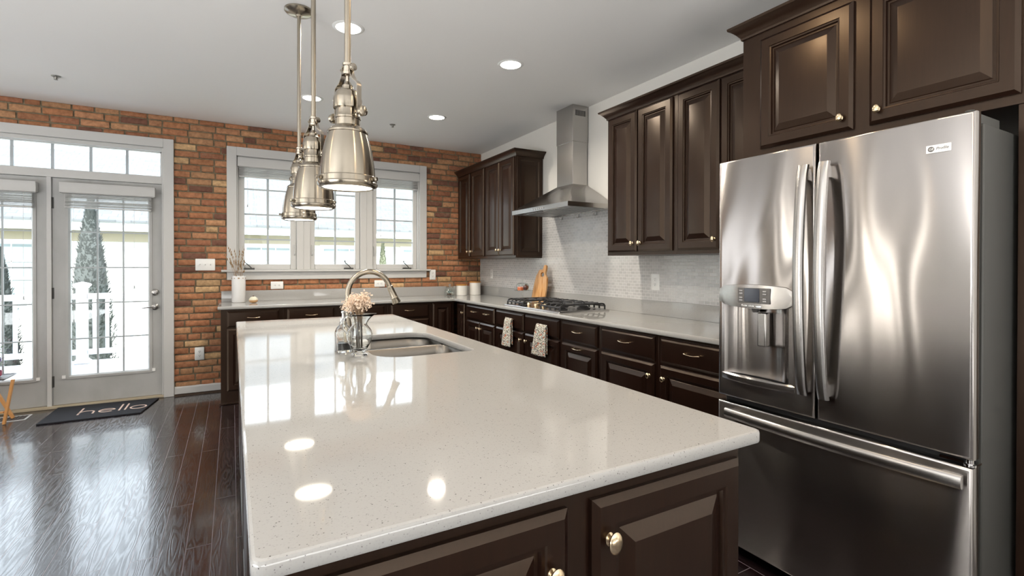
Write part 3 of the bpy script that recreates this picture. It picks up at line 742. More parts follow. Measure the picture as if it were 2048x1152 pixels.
# faucet
t = thing('kitchen_faucet', 'brushed nickel gooseneck faucet with pull-down spray head at the sink', 'faucet', (-2.385, -3.45, .914))
fxb, fyb = -2.375, -3.45
mb = MB(); mb.lathe([(.028, .9145), (.028, .920), (.022, .926), (.020, .96), (.022, .965), (.022, .99), (.019, .995), (.0165, 1.02), (.0135, 1.04), (.013, 1.06)], fz(fxb, fyb, 0), 24)
mb.build('base', M['nickel'], t)
ax = .102; path = [(fxb, fyb, 1.03), (fxb, fyb, 1.10), (fxb, fyb, 1.165)]
for i in range(1, 15):
    a = pi - i * (pi * .90) / 14; path.append((fxb + ax + ax * cos(a), fyb, 1.165 + .103 * sin(a)))
last = Vector(path[-1]); d = (last - Vector(path[-2])).normalized()
path.append(tuple(last + d * .004))
mb = MB(); mb.tube(path, .0135, 16); mb.build('neck', M['nickel'], t)
mb = MB(); p = last; pts = [p, p + d * .004, p + d * .008, p + d * .012, p + d * .060, p + d * .064, p + d * .070, p + d * .090, p + d * .094]
mb.tube(pts, [.0135, .0165, .0165, .0155, .0175, .0195, .0175, .0225, .021], 16); mb.build('spray_head', M['nickel'], t)
mb = MB(); mb.tube([(fxb, fyb - .015, .978), (fxb, fyb - .045, .980), (fxb - .01, fyb - .075, .995), (fxb - .015, fyb - .10, 1.02)], [.011, .009, .0065, .005], 10); mb.build('lever', M['nickel'], t)

# ---------------------------------------------------------------- things on the island
# glass pitcher
px, py = -2.385, -3.742
t = thing('glass_pitcher', 'clear glass pitcher holding dried blossoms beside the sink', 'pitcher', (px, py, .914))
def spout(r, h, a):   # flared lip with a spout towards +x
    k = max(0, (h - 1.045) / .045)
    return r * (1 + k * (.75 * max(0, cos(a)) ** 4))
outer = [(.030, .9145), (.034, .917), (.034, .922), (.024, .928), (.024, .934), (.035, .950), (.046, .970), (.0525, .990), (.054, 1.005), (.050, 1.022), (.040, 1.036), (.031, 1.046), (.0285, 1.054), (.030, 1.066), (.034, 1.080), (.041, 1.092)]
inner = [(r - .0028, h + (.006 if h < .94 else 0)) for r, h in outer if h > .93]
inner[0] = (.001, .937)
prof = outer + inner[::-1]
mb = MB(); mb.loops([[(px + spout(r, h, 2 * pi * i / 36) * cos(2 * pi * i / 36), py + r * sin(2 * pi * i / 36), h) for i in range(36)] for r, h in prof]); mb.build('pitcher_body', M['glass'], t, smooth=60)
mb = MB(); mb.tube([(px - .032, py - .006, 1.078), (px - .055, py - .01, 1.088), (px - .072, py - .013, 1.070), (px - .070, py - .013, 1.035), (px - .052, py - .01, 1.012)], [.004, .0045, .0045, .004, .004], 8); mb.build('handle', M['glass'], t, smooth=60)
t = thing('dried_flower_bunch', 'bunch of pale peach dried blossoms in the glass pitcher', 'flowers', (px, py, .95))
mb = MB(); heads = []
for i in range(22):
    a = random.uniform(0, 2 * pi); q = math.sqrt(random.random()); bx, by = px + .016 * q * cos(a), py + .012 * q * sin(a)
    ex, ey, ez = px + .050 * q * cos(a) - .002, py + .045 * q * sin(a), 1.165 - .035 * q * q + random.uniform(-.02, .015)
    mb.tube([(px + .012 * cos(a), py + .012 * sin(a), .945), (bx, by, 1.07), ((bx + ex) / 2, (by + ey) / 2, 1.11), (ex, ey, ez)], .0012, 5); heads.append((ex, ey, ez))
mb.build('stems', M['stem'], t)
mb = MB()
for i in range(1300):
    hx, hy, hz = random.choice(heads); a = random.uniform(0, 2 * pi); w = random.uniform(-1, 1); rr_ = random.uniform(.4, 1) * .030
    cxq, cyq, czq = hx + rr_ * cos(a) * math.sqrt(1 - w * w) * 1.05, hy + rr_ * sin(a) * math.sqrt(1 - w * w), hz + rr_ * w * .85
    s_ = random.uniform(.0028, .0048); nrm = Vector((random.gauss(0, 1), random.gauss(0, 1), random.gauss(0, 1))).normalized(); tx = nrm.orthogonal().normalized(); ty = nrm.cross(tx)
    C_ = Vector((cxq, cyq, czq))
    for k in range(4):
        a2 = k * pi / 2 + random.uniform(-.3, .3); dd = tx * cos(a2) + ty * sin(a2); pp = nrm.cross(dd)
        mb.add([C_, C_ + dd * s_ * .7 + pp * s_ * .5 + nrm * s_ * .25, C_ + dd * s_ * 1.3 + nrm * s_ * .1, C_ + dd * s_ * .7 - pp * s_ * .5 + nrm * s_ * .25], [(0, 1, 2, 3)])
o = mb.build('blossoms', M['flower'], t, smooth=0); o['kind'] = 'stuff'
# soap bottle
sxp, syp = -2.425, -3.60
t = thing('soap_bottle', 'clear glass soap bottle behind the pitcher', 'bottle', (sxp, syp, .914))
mb = MB(); sq = lambda w, z_, r_=.006: [(x, y, z_) for x, y in rrect(sxp - w, sxp + w, syp - w, syp + w, min(r_, w * .9), 3)]
mb.loops([sq(.030, .9145), sq(.032, .918), sq(.032, 1.00), sq(.028, 1.02, .015), sq(.016, 1.035, .014), sq(.014, 1.05, .013), sq(.012, 1.05, .011), sq(.012, 1.034, .011), sq(.026, 1.016, .013), sq(.0295, .998), sq(.0295, .924), sq(.002, .922, .001)]); mb.build('bottle_body', M['glass'], t)
mb = MB(); mb.loops([sq(.029, .9245), sq(.029, .955)]); mb.build('soap', M['darkgrey'], t)
mb = MB(); mb.lathe([(.015, 1.051), (.015, 1.062), (.006, 1.064), (.005, 1.085), (.009, 1.087), (.009, 1.094), (.001, 1.095)], fz(sxp, syp, 0), 16); mb.tube([(sxp, syp, 1.09), (sxp + .03, syp, 1.09), (sxp + .036, syp, 1.084)], .004, 8); mb.build('pump', M['chrome'], t)
tag(MB().loops([[(x, y, z_) for x, y in rrect(-2.385 + i_, -2.305 - i_, -3.615 + i_, -3.545 - i_, .012, 4)] for i_, z_ in ((.003, .9145), (0, .918), (0, .950), (.004, .955), (.010, .956))]).build('sponge_holder', M['ceramic'], smooth=40), 'small white block-shaped sponge holder between pitcher and sink', 'sponge holder')

# ---------------------------------------------------------------- pendants
def pendant(label, x, y, ang):
    t = thing('pendant_light', label, 'pendant light', (0, 0, 0), 'nickel pendant lights in a row above the island')
    ni = M['nickel']; z0 = 1.556
    z = lambda h: z0 + h
    MB().lathe([(.001, H - .001), (.078, H - .001), (.078, H - .010), (.070, H - .018), (.055, H - .024), (.018, H - .030), (.016, H - .04), (.001, H - .041)], seg=32).build('canopy', ni, t)
    MB().lathe([(.0105, z(.40)), (.0105, H - .03)], seg=16).build('rod', ni, t)
    mb = MB(); mb.lathe([(.006, z(.345)), (.006, z(.385))], seg=12); mb.lathe([(.012, z(.372)), (.017, z(.375)), (.017, z(.384)), (.014, z(.386)), (.014, z(.402)), (.017, z(.404)), (.017, z(.412)), (.011, z(.415))], seg=20)
    mb.tube([(-.034, 0, z(.395)), (.034, 0, z(.395))], .004, 8); mb.lathe([(.001, -.0), (.011, .0), (.012, .003), (.012, .009), (.001, .010)], lambda u, v, n_: (.024 + n_, u, z(.395) + v), 14); mb.lathe([(.001, -.0), (.008, .0), (.008, .006), (.001, .007)], lambda u, v, n_: (-.024 - n_, u, z(.395) + v), 6)
    mb.build('clamp', M['nickel_p'], t)
    mb = MB()
    for s_ in (-1, 1):
        mb.bar([(s_ * .019, 0, z(.405)), (s_ * .020, 0, z(.385)), (s_ * .024, 0, z(.370)), (s_ * .036, 0, z(.352)), (s_ * .050, 0, z(.343)), (s_ * .0565, 0, z(.336)), (s_ * .058, 0, z(.325)), (s_ * .058, 0, z(.235))], .017, .003, (0, 1, 0))
    mb.build('yoke', M['nickel_p'], t)
    for s_ in (-1, 1):
        mb = MB(); mb.lathe([(.003, 0), (.003, .019), (.0055, .020), (.0055, .026), (.012, .028), (.0165, .031), (.0165, .041), (.012, .044), (.001, .045)], lambda u, v, n_: (s_ * (.040 + n_), u, z(.243) + v), 16); mb.build('yoke_knob', ni, t)
    MB().lathe([(.001, z(.262)), (.045, z(.262)), (.046, z(.266)), (.046, z(.292)), (.044, z(.30)), (.041, z(.304)), (.040, z(.312)), (.034, z(.320)), (.020, z(.325)), (.018, z(.330)), (.018, z(.338)), (.012, z(.345)), (.008, z(.352)), (.001, z(.353))], seg=36).build('cap', ni, t)
    MB().lathe([(.001, z(.205)), (.040, z(.205)), (.040, z(.226)), (.042, z(.228)), (.042, z(.234)), (.039, z(.238)), (.038, z(.262)), (.001, z(.262))], seg=36).build('collar', ni, t)
    sh = [(.088, .026), (.0875, .045), (.086, .070), (.082, .100), (.077, .128), (.070, .155), (.064, .174), (.063, .178), (.065, .180), (.065, .185), (.060, .192), (.050, .199), (.041, .205)]
    MB().lathe([(r_, z(h)) for r_, h in sh] + [(r_ - .002, z(h - .001)) for r_, h in sh[::-1]], seg=48, caps=False).build('shade', ni, t)
    MB().lathe([(.078, z(.001)), (.084, z(-.001)), (.091, z(.002)), (.0955, z(.008)), (.0965, z(.014)), (.0935, z(.018)), (.0935, z(.034)), (.091, z(.037)), (.086, z(.037)), (.086, z(.010)), (.078, z(.004))], seg=48, caps=False).build('bezel', ni, t)
    MB().lathe([(.001, z(.003)), (.079, z(.003)), (.083, z(.006)), (.083, z(.010)), (.001, z(.011))], seg=40).build('diffuser', M['lamp'], t)
    for a in (20, 140, 260):
        ca, sa = cos(R(a)), sin(R(a)); mb = MB(); mb.lathe([(.007, 0), (.007, .004), (.003, .005), (.003, .008), (.0065, .009), (.0065, .016), (.001, .017)], lambda u, v, n_: ((.0925 + n_) * ca - u * sa, (.0925 + n_) * sa + u * ca, z(.026) + v), 10); mb.build('thumb_screw', ni, t)
    t.location = (x, y, 0); t.rotation_euler = (0, 0, R(ang))
    return t
p1 = pendant('nearest and largest-looking nickel pendant of the row above the island', -2.522, -4.195, -64)
for lab, x, y, an in (('middle nickel pendant of the row above the island', -2.535, -3.50, -60), ('farthest nickel pendant, its round ceiling canopy in view', -2.522, -2.83, -68)):
    c_ = copy_tree(p1); c_.location = (x, y, 0); c_.rotation_euler = (0, 0, R(an)); c_['label'] = lab
for x, y in ((-2.522, -4.195), (-2.535, -3.5), (-2.522, -2.83)):
    l = bpy.data.lights.new('pendant_bulb', 'SPOT'); l.energy = .8; l.color = (1, .87, .68); l.spot_size = R(120); l.spot_blend = .8; l.shadow_soft_size = .06
    o = bpy.data.objects.new('pendant_bulb', l); COL.objects.link(o); o.location = (x, y, 1.548)

# recessed lights
def can(label, x, y):
    t = thing('recessed_light', label, 'ceiling light', (x, y, H - .004), 'recessed ceiling lights')
    MB().lathe([(.072, H - .002), (.074, H - .006), (.090, H - .004), (.094, H - .001), (.072, H - .001)], fz(x, y, 0), 36, caps=False).build('trim_ring', M['plastic'], t)
    MB().lathe([(.001, H - .003), (.073, H - .003), (.073, H - .001), (.001, H - .001)], fz(x, y, 0), 32).build('lens', M['can'], t)
def ceiling_bulb(x, y, e, c=(1, .90, .76)):
    l = bpy.data.lights.new('can_or_added_bulb', 'AREA'); l.shape = 'DISK'; l.size = .14; l.energy = e; l.color = c; l.spread = R(150)
    o = bpy.data.objects.new('can_or_added_bulb', l); COL.objects.link(o); o.location = (x, y, H - .008)
cans = [('recessed ceiling light above the pendant rods, nearest on the left', -2.235, -2.755), ('recessed ceiling light nearest the range hood, right of the pendants', -1.098, -2.758), ('recessed ceiling light behind the pendant rods near the brick wall', -2.250, -1.270), ('recessed ceiling light at the far right near the brick wall', -1.100, -1.275)]
for lab, x, y in cans: can(lab, x, y); ceiling_bulb(x, y, 11)
for x, y, e in ((-1.45, -4.3, 4.5), (-1.9, -5.6, 4), (-4.6, -4.0, 4)): ceiling_bulb(x, y, e, (1, .74, .46))  # further lamps out of view without fixtures, added for warm cabinet highlights
for lab, x, y in (('small ceiling sprinkler head at the left above the patio doors', -4.038, -.831), ('small ceiling sprinkler head between the recessed lights and brick wall', -1.407, -.805)):
    mb = MB(); mb.lathe([(.001, H - .001), (.030, H - .001), (.028, H - .005), (.010, H - .008), (.006, H - .025), (.001, H - .026)], fz(x, y, 0), 20)
    mb.lathe([(.001, H - .026), (.013, H - .027), (.013, H - .029), (.001, H - .030)], fz(x, y, 0), 8); mb.tube([(x - .011, y, H - .007), (x - .013, y, H - .018), (x - .002, y, H - .027)], .0015, 5); mb.tube([(x + .011, y, H - .007), (x + .013, y, H - .018), (x + .002, y, H - .027)], .0015, 5)
    tag(mb.build('ceiling_sprinkler', M['sprinkler']), lab, 'sprinkler', 'ceiling sprinklers')

# ---------------------------------------------------------------- range hood
t = thing('range_hood', 'stainless steel pyramid chimney range hood on the right wall above the cooktop', 'range hood', (-.25, -2.17, 1.775))
hy0, hy1, hx = -2.636, -1.722, -.50
mb = MB(); q = lambda x0, ya, yb, z_: [(x0, ya, z_), (x0, yb, z_), (-.014, yb, z_), (-.014, ya, z_)]
mb.loops([q(hx, hy0, hy1, 1.778), q(hx, hy0, hy1, 1.817), q(hx + .004, hy0 + .004, hy1 - .004, 1.818), q(-.182, -2.268, -2.012, 2.030), q(-.180, -2.266, -2.014, 2.032)], False, True)
mb.loops([q(hx + .006, hy0 + .006, hy1 - .006, 1.778), q(hx, hy0, hy1, 1.778)], False, False)
mb.build('canopy', M['steel'], t, smooth=20)
box(-.178, -.014, -2.264, -2.016, 2.03, 2.45).build('chimney', M['steel'], t, bevel=.001)
o = box(-.182, -.010, -2.268, -2.012, 2.42, H - .001).build('upper_chimney', M['steel'], t, bevel=.001)
mb = MB()
for k in range(12): mb.box(-.150 + k * .0095, -.1455 + k * .0095, -2.2695, -2.2678, 2.655, 2.705)
mb.build('vent_slots', M['dark'], o)
mb = MB(); mb.box(hx + .007, -.016, hy0 + .007, hy1 - .007, 1.786, 1.790); mb.build('underside', M['steel'], t)
for ya, yb in ((-2.60, -2.33), (-2.32, -2.03), (-2.02, -1.76)):
    mb = MB(); mb.box(-.40, -.08, ya, yb, 1.781, 1.787)
    for k in range(7): mb.box(-.39 + k * .045, -.365 + k * .045, ya + .01, yb - .01, 1.779, 1.782)
    mb.build('filter', M['grille'], t)
for k in range(6):
    f = fx(hx, -2.10 - k * .035, 1.798); MB().lathe([(.0065, 0), (.0065, .004), (.001, .005)], f, 12).build('button', M['chrome'], t)
for ya in (-1.86, -2.20, -2.50):
    MB().lathe([(.02, 1.7785), (.02, 1.775), (.001, 1.774)], fz(-.44, ya, 0), 16).build('hood_lamp', M['chrome'], t)
# hooks under hood back edge
for ya in (-1.90, -2.16, -2.42):
    mb = MB(); mb.tube([(-.03, ya, 1.79), (-.03, ya, 1.748), (-.045, ya, 1.738), (-.060, ya, 1.748), (-.06, ya, 1.76)], .003, 6); mb.build('hook', M['steel'], t)

# ---------------------------------------------------------------- cooktop
t = thing('gas_cooktop', 'stainless gas cooktop with black cast iron grates set in the worktop', 'cooktop', (-.34, -2.2, .914))
mb = MB(); mb.loops([[(x, y, z_) for x, y in rrect(-.605 + i_, -.085 - i_, -2.665 + i_, -1.745 - i_, .012, 4)] for i_, z_ in ((0, .9142), (0, .922), (.003, .926), (.014, .9265), (.020, .9225))]); mb.build('tray', M['steel'], t, smooth=40)
burn = [(-.22, -1.93, .045), (-.46, -1.91, .036), (-.26, -2.205, .055), (-.22, -2.48, .045), (-.46, -2.50, .036)]
for bx, by, br in burn:
    mb = MB(); mb.lathe([(br + .012, .9226), (br + .012, .930), (br, .934), (br, .940)], fz(bx, by, 0), 24); mb.lathe([(br * .8, .940), (br * .85, .944), (br * .8, .949), (.001, .950)], fz(bx, by, 0), 24); mb.build('burner', M['iron'], t)
def grate(x0, x1, y0, y1, cs):
    mb = MB(); zt = .975; b_ = .0068
    def hb(xa, ya, xb, yb, zz=zt): mb.tube([(xa, ya, zz), (xb, yb, zz)], b_, 6)
    def rb(pts): mb.tube(pts, b_ + .001, 6)
    # long side rails bow down to the feet
    for y in (y0, y1):
        rb([(x0, y, .926), (x0, y, .955), (x0 + .012, y, .970), (x0 + .03, y, zt), (x1 - .03, y, zt), (x1 - .012, y, .970), (x1, y, .955), (x1, y, .926)])
    for x in (x0, x1):
        hb(x, y0, x, y1, .956)
    for y in [y0 + (y1 - y0) * k / 4 for k in (1, 2, 3)]:
        rb([(x0, y, .930), (x0 + .002, y, .958), (x0 + .02, y, zt), (x0 + .10, y, zt)]); rb([(x1, y, .930), (x1 - .002, y, .958), (x1 - .02, y, zt), (x1 - .10, y, zt)])
    for cx_, cy_, cr in cs:
        for a in (0, 90, 180, 270):
            ca, sa = cos(R(a)), sin(R(a)); lim = (x1 - x0) / 2 if ca else (y1 - y0) / 2
            xe = min(max(cx_ + ca * .2, x0), x1); ye = min(max(cy_ + sa * .2, y0), y1)
            hb(cx_ + ca * .022, cy_ + sa * .022, xe, ye)
        for a in (45, 135, 225, 315):
            hb(cx_ + cos(R(a)) * .03, cy_ + sin(R(a)) * .03, min(max(cx_ + cos(R(a)) * .1, x0), x1), min(max(cy_ + sin(R(a)) * .1, y0), y1))
    hb((x0 + x1) / 2, y0, (x0 + x1) / 2, y1)
    mb.build('grate', M['iron'], t)
grate(-.575, -.115, -2.055, -1.775, [(-.22, -1.93, 1), (-.46, -1.91, 1)])
grate(-.41, -.115, -2.345, -2.065, [(-.26, -2.205, 1)])
grate(-.575, -.115, -2.635, -2.355, [(-.22, -2.48, 1), (-.46, -2.50, 1)])
for kx, ky in ((-.53, -2.085), (-.47, -2.135), (-.53, -2.205), (-.47, -2.265), (-.53, -2.325)):
    mb = MB(); mb.lathe([(.022, .9226), (.022, .926), (.015, .928), (.0145, .935), (.019, .938), (.019, .956), (.017, .959), (.001, .960)], fz(kx, ky, 0), 18); mb.box(kx - .003, kx + .003, ky - .018, ky + .018, .959, .964); mb.build('knob', M['brass'], t)

# ---------------------------------------------------------------- towels
def towel(label, yc, slant, fold, wt_, wb_):
    t = MB(); nu, nv = 24, 30; zt, zb = .806, .556; x0 = XF - .0195 - .021
    for layer in (0, 1):
        vs = []
        for j in range(nv + 1):
            v = j / nv; w = wt_ + (wb_ - wt_) * v; z_ = zt - (zt - zb) * v + layer * .02 * v
            for i in range(nu + 1):
                u = i / nu - .5
                wav = .007 * sin(u * fold * pi * 2 + .6) * (.5 + v)
                side = -1 if layer == 0 else .35
                xx = x0 + side * (.010 * min(1, (j / 2.5)) ** .5 + .002 * v) + wav * (1 if layer == 0 else .2) * .8
                xx = min(xx, XF - .0235)
                if j == 0: z_ = zt + .008
                vs.append((xx, yc - u * w + slant * v * .03 + layer * -.004, z_ - .012 * sin((u + .5) * pi) * (v if layer == 0 else 0) * .6))
        fs = [(j * (nu + 1) + i, j * (nu + 1) + i + 1, (j + 1) * (nu + 1) + i + 1, (j + 1) * (nu + 1) + i) for j in range(nv) for i in range(nu)]
        t.add(vs, fs)
    # bridge over the pull
    a = t.v[:nu + 1]; o2 = (nu + 1) * (nv + 1); t.f += [(i, i + 1, o2 + i + 1, o2 + i) for i in range(nu)]; t.mi += [0] * nu
    o = t.build('hand_towel', M['towel'], smooth=60)
    s_ = o.modifiers.new('cloth', 'SOLIDIFY'); s_.thickness = .002; s_.offset = 0
    return tag(o, label, 'towel', 'floral towels hanging under the cooktop')
towel('narrower floral hand towel with a deep fold, farther from the fridge', -1.928, 1, 1.3, .120, .190)
towel('wider floral hand towel, the one nearer the fridge', -2.485, 1, .8, .145, .205)

# ---------------------------------------------------------------- things on the wall worktop
# cutting board leaning on the tile
def hook_outline():
    # (u along -y, v up)
    o = [(0.0, .01), (.01, 0), (.235, 0), (.245, .01), (.250, .12), (.250, .20), (.243, .245), (.225, .270), (.205, .285), (.198, .305), (.205, .335), (.205, .362)]
    o += arc(.180, .362, .025, 0, 180, 6)[1:]
    o += [(.152, .350), (.146, .338), (.100, .336), (.078, .330), (.066, .312), (.055, .295), (.04, .275), (.02, .20), (.008, .11)]
    return o
def build_board():
    tl = R(9); bx, by, bz = -.125, -1.475, .916
    f = lambda u, v, n_: (bx + v * sin(tl) - n_ * cos(tl), by - u, bz + v * cos(tl) + n_ * sin(tl) * 1)
    pts = hook_outline(); hole = [(.150 + .034 * cos(R(a)), .285 + .024 * sin(R(a))) for a in range(0, 360, 30)]
    mb = slab_fill(pts, [hole], z1=.010, z0=-.010, r=.003)
    mb.v = [f(u, v, n_) for u, v, n_ in mb.v]
    return tag(mb.build('cutting_board', M['board'], smooth=40), 'wooden cutting board with hooked handle leaning on the tile behind the cooktop', 'cutting board')
build_board()
# cake stand
cx_, cy_ = -.235, -1.475
t = thing('cake_stand', 'small clear glass cake stand with domed lid left of the cutting board', 'cake stand', (cx_, cy_, .914))
MB().lathe([(.001, .9145), (.045, .9145), (.045, .918), (.020, .930), (.011, .950), (.009, .98), (.012, 1.010), (.02, 1.024), (.075, 1.030), (.088, 1.036), (.088, 1.040), (.074, 1.034), (.001, 1.033)], fz(cx_, cy_, 0), 32).build('pedestal_plate', M['thin'], t, smooth=60)
d_ = [(.066, 1.0355), (.068, 1.060), (.067, 1.085), (.058, 1.102), (.035, 1.112), (.014, 1.116), (.007, 1.122), (.013, 1.130), (.015, 1.138), (.010, 1.147), (.001, 1.149)]
mb = MB(); mb.lathe(d_ + [(.001, 1.109), (.033, 1.109), (.056, 1.0995), (.0645, 1.083), (.0655, 1.06), (.0635, 1.0355)], fz(cx_, cy_, 0), 32); mb.build('dome', M['thin'], t, smooth=60)
tag(MB().lathe([(.001, 1.0345), (.030, 1.0345), (.032, 1.045), (.032, 1.066), (.028, 1.070), (.001, 1.071)], fz(cx_ - .016, cy_ + .014, 0), 20).build('orange_sweet', M['orange'], smooth=40), 'orange-red sweet under the glass dome', 'sweet')
t = MB(); t.blob((cx_ + .026, cy_ - .022, 1.064), .029, .029, .0285, 16, 10); t.lathe([(.010, 1.091), (.012, 1.098), (.003, 1.101)], fz(cx_ + .026, cy_ - .022, 0), 6, mi=1)
tag(t.build('small_fruit', [M['darkfruit'], M['foliage2']], smooth=50), 'dark round fruit under the glass dome', 'fruit')
# canisters
def canister(label, x, y, r, h):
    t = thing('canister', label, 'canister', (x, y, .914), 'white canisters with wooden lids')
    MB().lathe([(.001, .9145), (r - .003, .9145), (r, .918), (r, .914 + h), (r - .004, .914 + h + .001), (.001, .914 + h + .001)], fz(x, y, 0), 36).build('canister_body', M['ceramic'], t)
    MB().lathe([(.001, .9155 + h), (r + .002, .9155 + h), (r + .003, .919 + h), (r + .003, .927 + h), (r, .930 + h), (.001, .930 + h)], fz(x, y, 0), 36).build('lid', M['oak'], t)
canister('shorter white canister with wooden lid beside the glass jar', -.345, -.160, .067, .122)
canister('taller white canister with wooden lid in the tiled corner', -.155, -.150, .072, .155)
jx, jy = -.500, -.145
t = thing('glass_jar', 'clear glass jar filled with pale and dark shells beside the canisters', 'jar', (jx, jy, .914))
MB().lathe([(.001, .9145), (.050, .9145), (.062, .925), (.066, .955), (.062, .985), (.048, 1.004), (.044, 1.012), (.047, 1.018), (.044, 1.018), (.041, 1.012), (.045, 1.002), (.059, .983), (.063, .955), (.059, .928), (.048, .918), (.001, .918)], fz(jx, jy, 0), 32).build('jar_body', M['thin'], t, smooth=60)
MB().lathe([(.001, 1.0185), (.049, 1.0185), (.050, 1.024), (.030, 1.032), (.012, 1.036), (.010, 1.044), (.016, 1.052), (.010, 1.060), (.001, 1.061)], fz(jx, jy, 0), 24).build('lid', M['glass'], t, smooth=60)
random.seed(11)
for i in range(14):
    a = random.uniform(0, 2 * pi); q = random.uniform(0, .034); zz = .930 + (i // 5) * .017
    k = 'shellb' if i < 5 else 'shellw' if i < 9 else random.choice(['shellt', 'shellt', 'shellw'])
    mb = MB(); mb.blob((jx + q * cos(a), jy + q * sin(a), zz), .014, .012, .008, 8, 5)
    tag(mb.build('sea_shell', M[k], smooth=60), {'shellb': 'dark brown shell at the bottom of the glass jar', 'shellw': 'pale shell inside the glass jar', 'shellt': 'grey-green shell inside the glass jar'}[k], 'shell', {'shellb': 'dark shells in the glass jar', 'shellw': 'pale shells in the glass jar', 'shellt': 'grey-green shells in the glass jar'}[k])
# vase with dried stems
vx, vy = -2.800, -.155
t = thing('flower_vase', 'tall white cylindrical vase with pierced scalloped rim below the window', 'vase', (vx, vy, .914))
def vring(r, z_, sc_=0): return [(vx + r * cos(2 * pi * i / 48), vy + r * sin(2 * pi * i / 48), z_ + sc_ * .007 * abs(sin(2 * pi * i / 48 * 5))) for i in range(48)]
mb = MB(); mb.loops([vring(.058, .9145), vring(.061, .918), vring(.063, 1.145), vring(.064, 1.178, 1), vring(.060, 1.178, 1), vring(.058, 1.14), vring(.056, .93)]); mb.build('vase_body', M['ceramic2'], t, smooth=60)
mb = MB()
for k in range(10):
    a = 2 * pi * (k + .5) / 10; ca, sa = cos(a), sin(a); rr_ = .0068 if k % 2 else .0045
    mb.lathe([(rr_, 0), (rr_, .0006), (.0005, .0007)], lambda u, v, n_: (vx + (.0636 + n_) * ca - u * sa * 1.4, vy + (.0636 + n_) * sa + u * ca * 1.4, 1.160 + v), 10)
mb.build('rim_holes', M['stem'], t)
random.seed(5)
t = thing('dried_stem_bunch', 'spray of dried bud stems standing in the tall white vase', 'flowers', (vx, vy, .95))
mb = MB(); bd = MB()
for i in range(22):
    a = random.uniform(0, 2 * pi); lean = random.uniform(.02, .13); hh = random.uniform(1.24, 1.50)
    if vy + lean * sin(a) > -.075: a = -abs(a)
    ex, ey = vx + lean * cos(a) * 1.05, min(vy + lean * sin(a), -.075)
    pts = [(vx + .03 * cos(a), vy + .03 * sin(a), .95), (vx + .035 * cos(a), vy + .035 * sin(a), 1.17), ((vx + ex) / 2 + random.uniform(-.01, .01), (vy + ey) / 2, (1.17 + hh) / 2), (ex, ey, hh)]
    mb.tube(pts, .0011, 5)
    for k in range(random.randint(2, 4)):
        q = .45 + .55 * k / 3; p_ = Vector(pts[2]).lerp(Vector(pts[3]), min(1, q)); 
        bd.blob((p_.x + random.uniform(-.004, .004), p_.y, p_.z), .0045, .0045, .013, 6, 5)
mb.build('stems', M['stem'], t); o = bd.build('buds', M['bud'], t, smooth=60); o['kind'] = 'stuff'
t = MB(); t.lathe([(.010, .9145), (.030, .920), (.040, .934), (.042, .944)], fz(-2.672, -.300, 0), 20, mi=0); t.lathe([(.042, .9445), (.036, .962), (.020, .976), (.001, .980)], fz(-2.672, -.300, 0), 20, mi=1); t.blob((-2.672, -.300, .983), .009, .009, .006, 8, 4, mi=2)
tag(t.build('stone_ornament', [M['agate'], M['agatet'], M['shellb']], smooth=50), 'small round tan and cream ornament on the worktop right of the white vase', 'ornament')

# ---------------------------------------------------------------- refrigerator
t = thing('refrigerator', 'stainless steel french door refrigerator with water dispenser and bottom freezer', 'refrigerator', (-.5, -4.82, 0))
box(-.832, -.06, -5.278, -4.362, .03, 1.742).build('body', M['greymetal'], t, bevel=.004)
box(-.80, -.10, -5.26, -4.38, .004, .03).build('foot_rail', M['rubber'], t)
box(-.848, -.832, -5.262, -4.378, .06, 1.735).build('gasket', M['rubber'], t)
XD = -.894; XB = -.846
def fridge_panel(name, ya, yb, z0, z1, hole=None):
    f = fx(XB, ya, 0); d = XB - XD
    def rect(i_): return [(i_, z0 + i_), (ya - yb - i_, z0 + i_), (ya - yb - i_, z1 - i_), (i_, z1 - i_)]
    rings = [(rect(.002), 0), (rect(0), .006), (rect(0), d - .012), (rect(.0012), d - .006), (rect(.0045), d - .0015), (rect(.010), d)]
    mb = MB(); ls = [[f(u, v, n_) for u, v in l] for l, n_ in rings]
    if hole:
        a, b_, c_, e = hole; hr = [(ya - a, c_), (ya - b_, c_), (ya - b_, e), (ya - a, e)]
        ls.append([f(u, v, d) for u, v in hr]); ls.append([f(u, v, d - .004) for u, v in hr])
        mb.loops(ls, True, False)
    else: mb.loops(ls)
    return mb.build(name, M['steel_fridge'], t, smooth=40)
dl = fridge_panel('left_door', -4.366, -4.803, .706, 1.775, (-4.392, -4.715, .80, 1.205))
dr = fridge_panel('right_door', -4.812, -5.276, .706, 1.775)
dw = fridge_panel('freezer_drawer', -4.366, -5.276, .045, .682)
# dispenser
mb = MB(); n_ = 12; ls = []
for k in range(n_ + 1):
    y = -4.400 - k * (.300 / n_); s_ = abs((k / n_) * 2 - 1); dep = -.893 + .038 * (1 - s_ ** 3.0) ** .6 if s_ < 1 else -.893
    ls.append([(dep, y, 1.125), (dep, y, .815)])
vs = [p for l in ls for p in l]; mb.add(vs, [(2 * k, 2 * k + 1, 2 * k + 3, 2 * k + 2) for k in range(n_)])
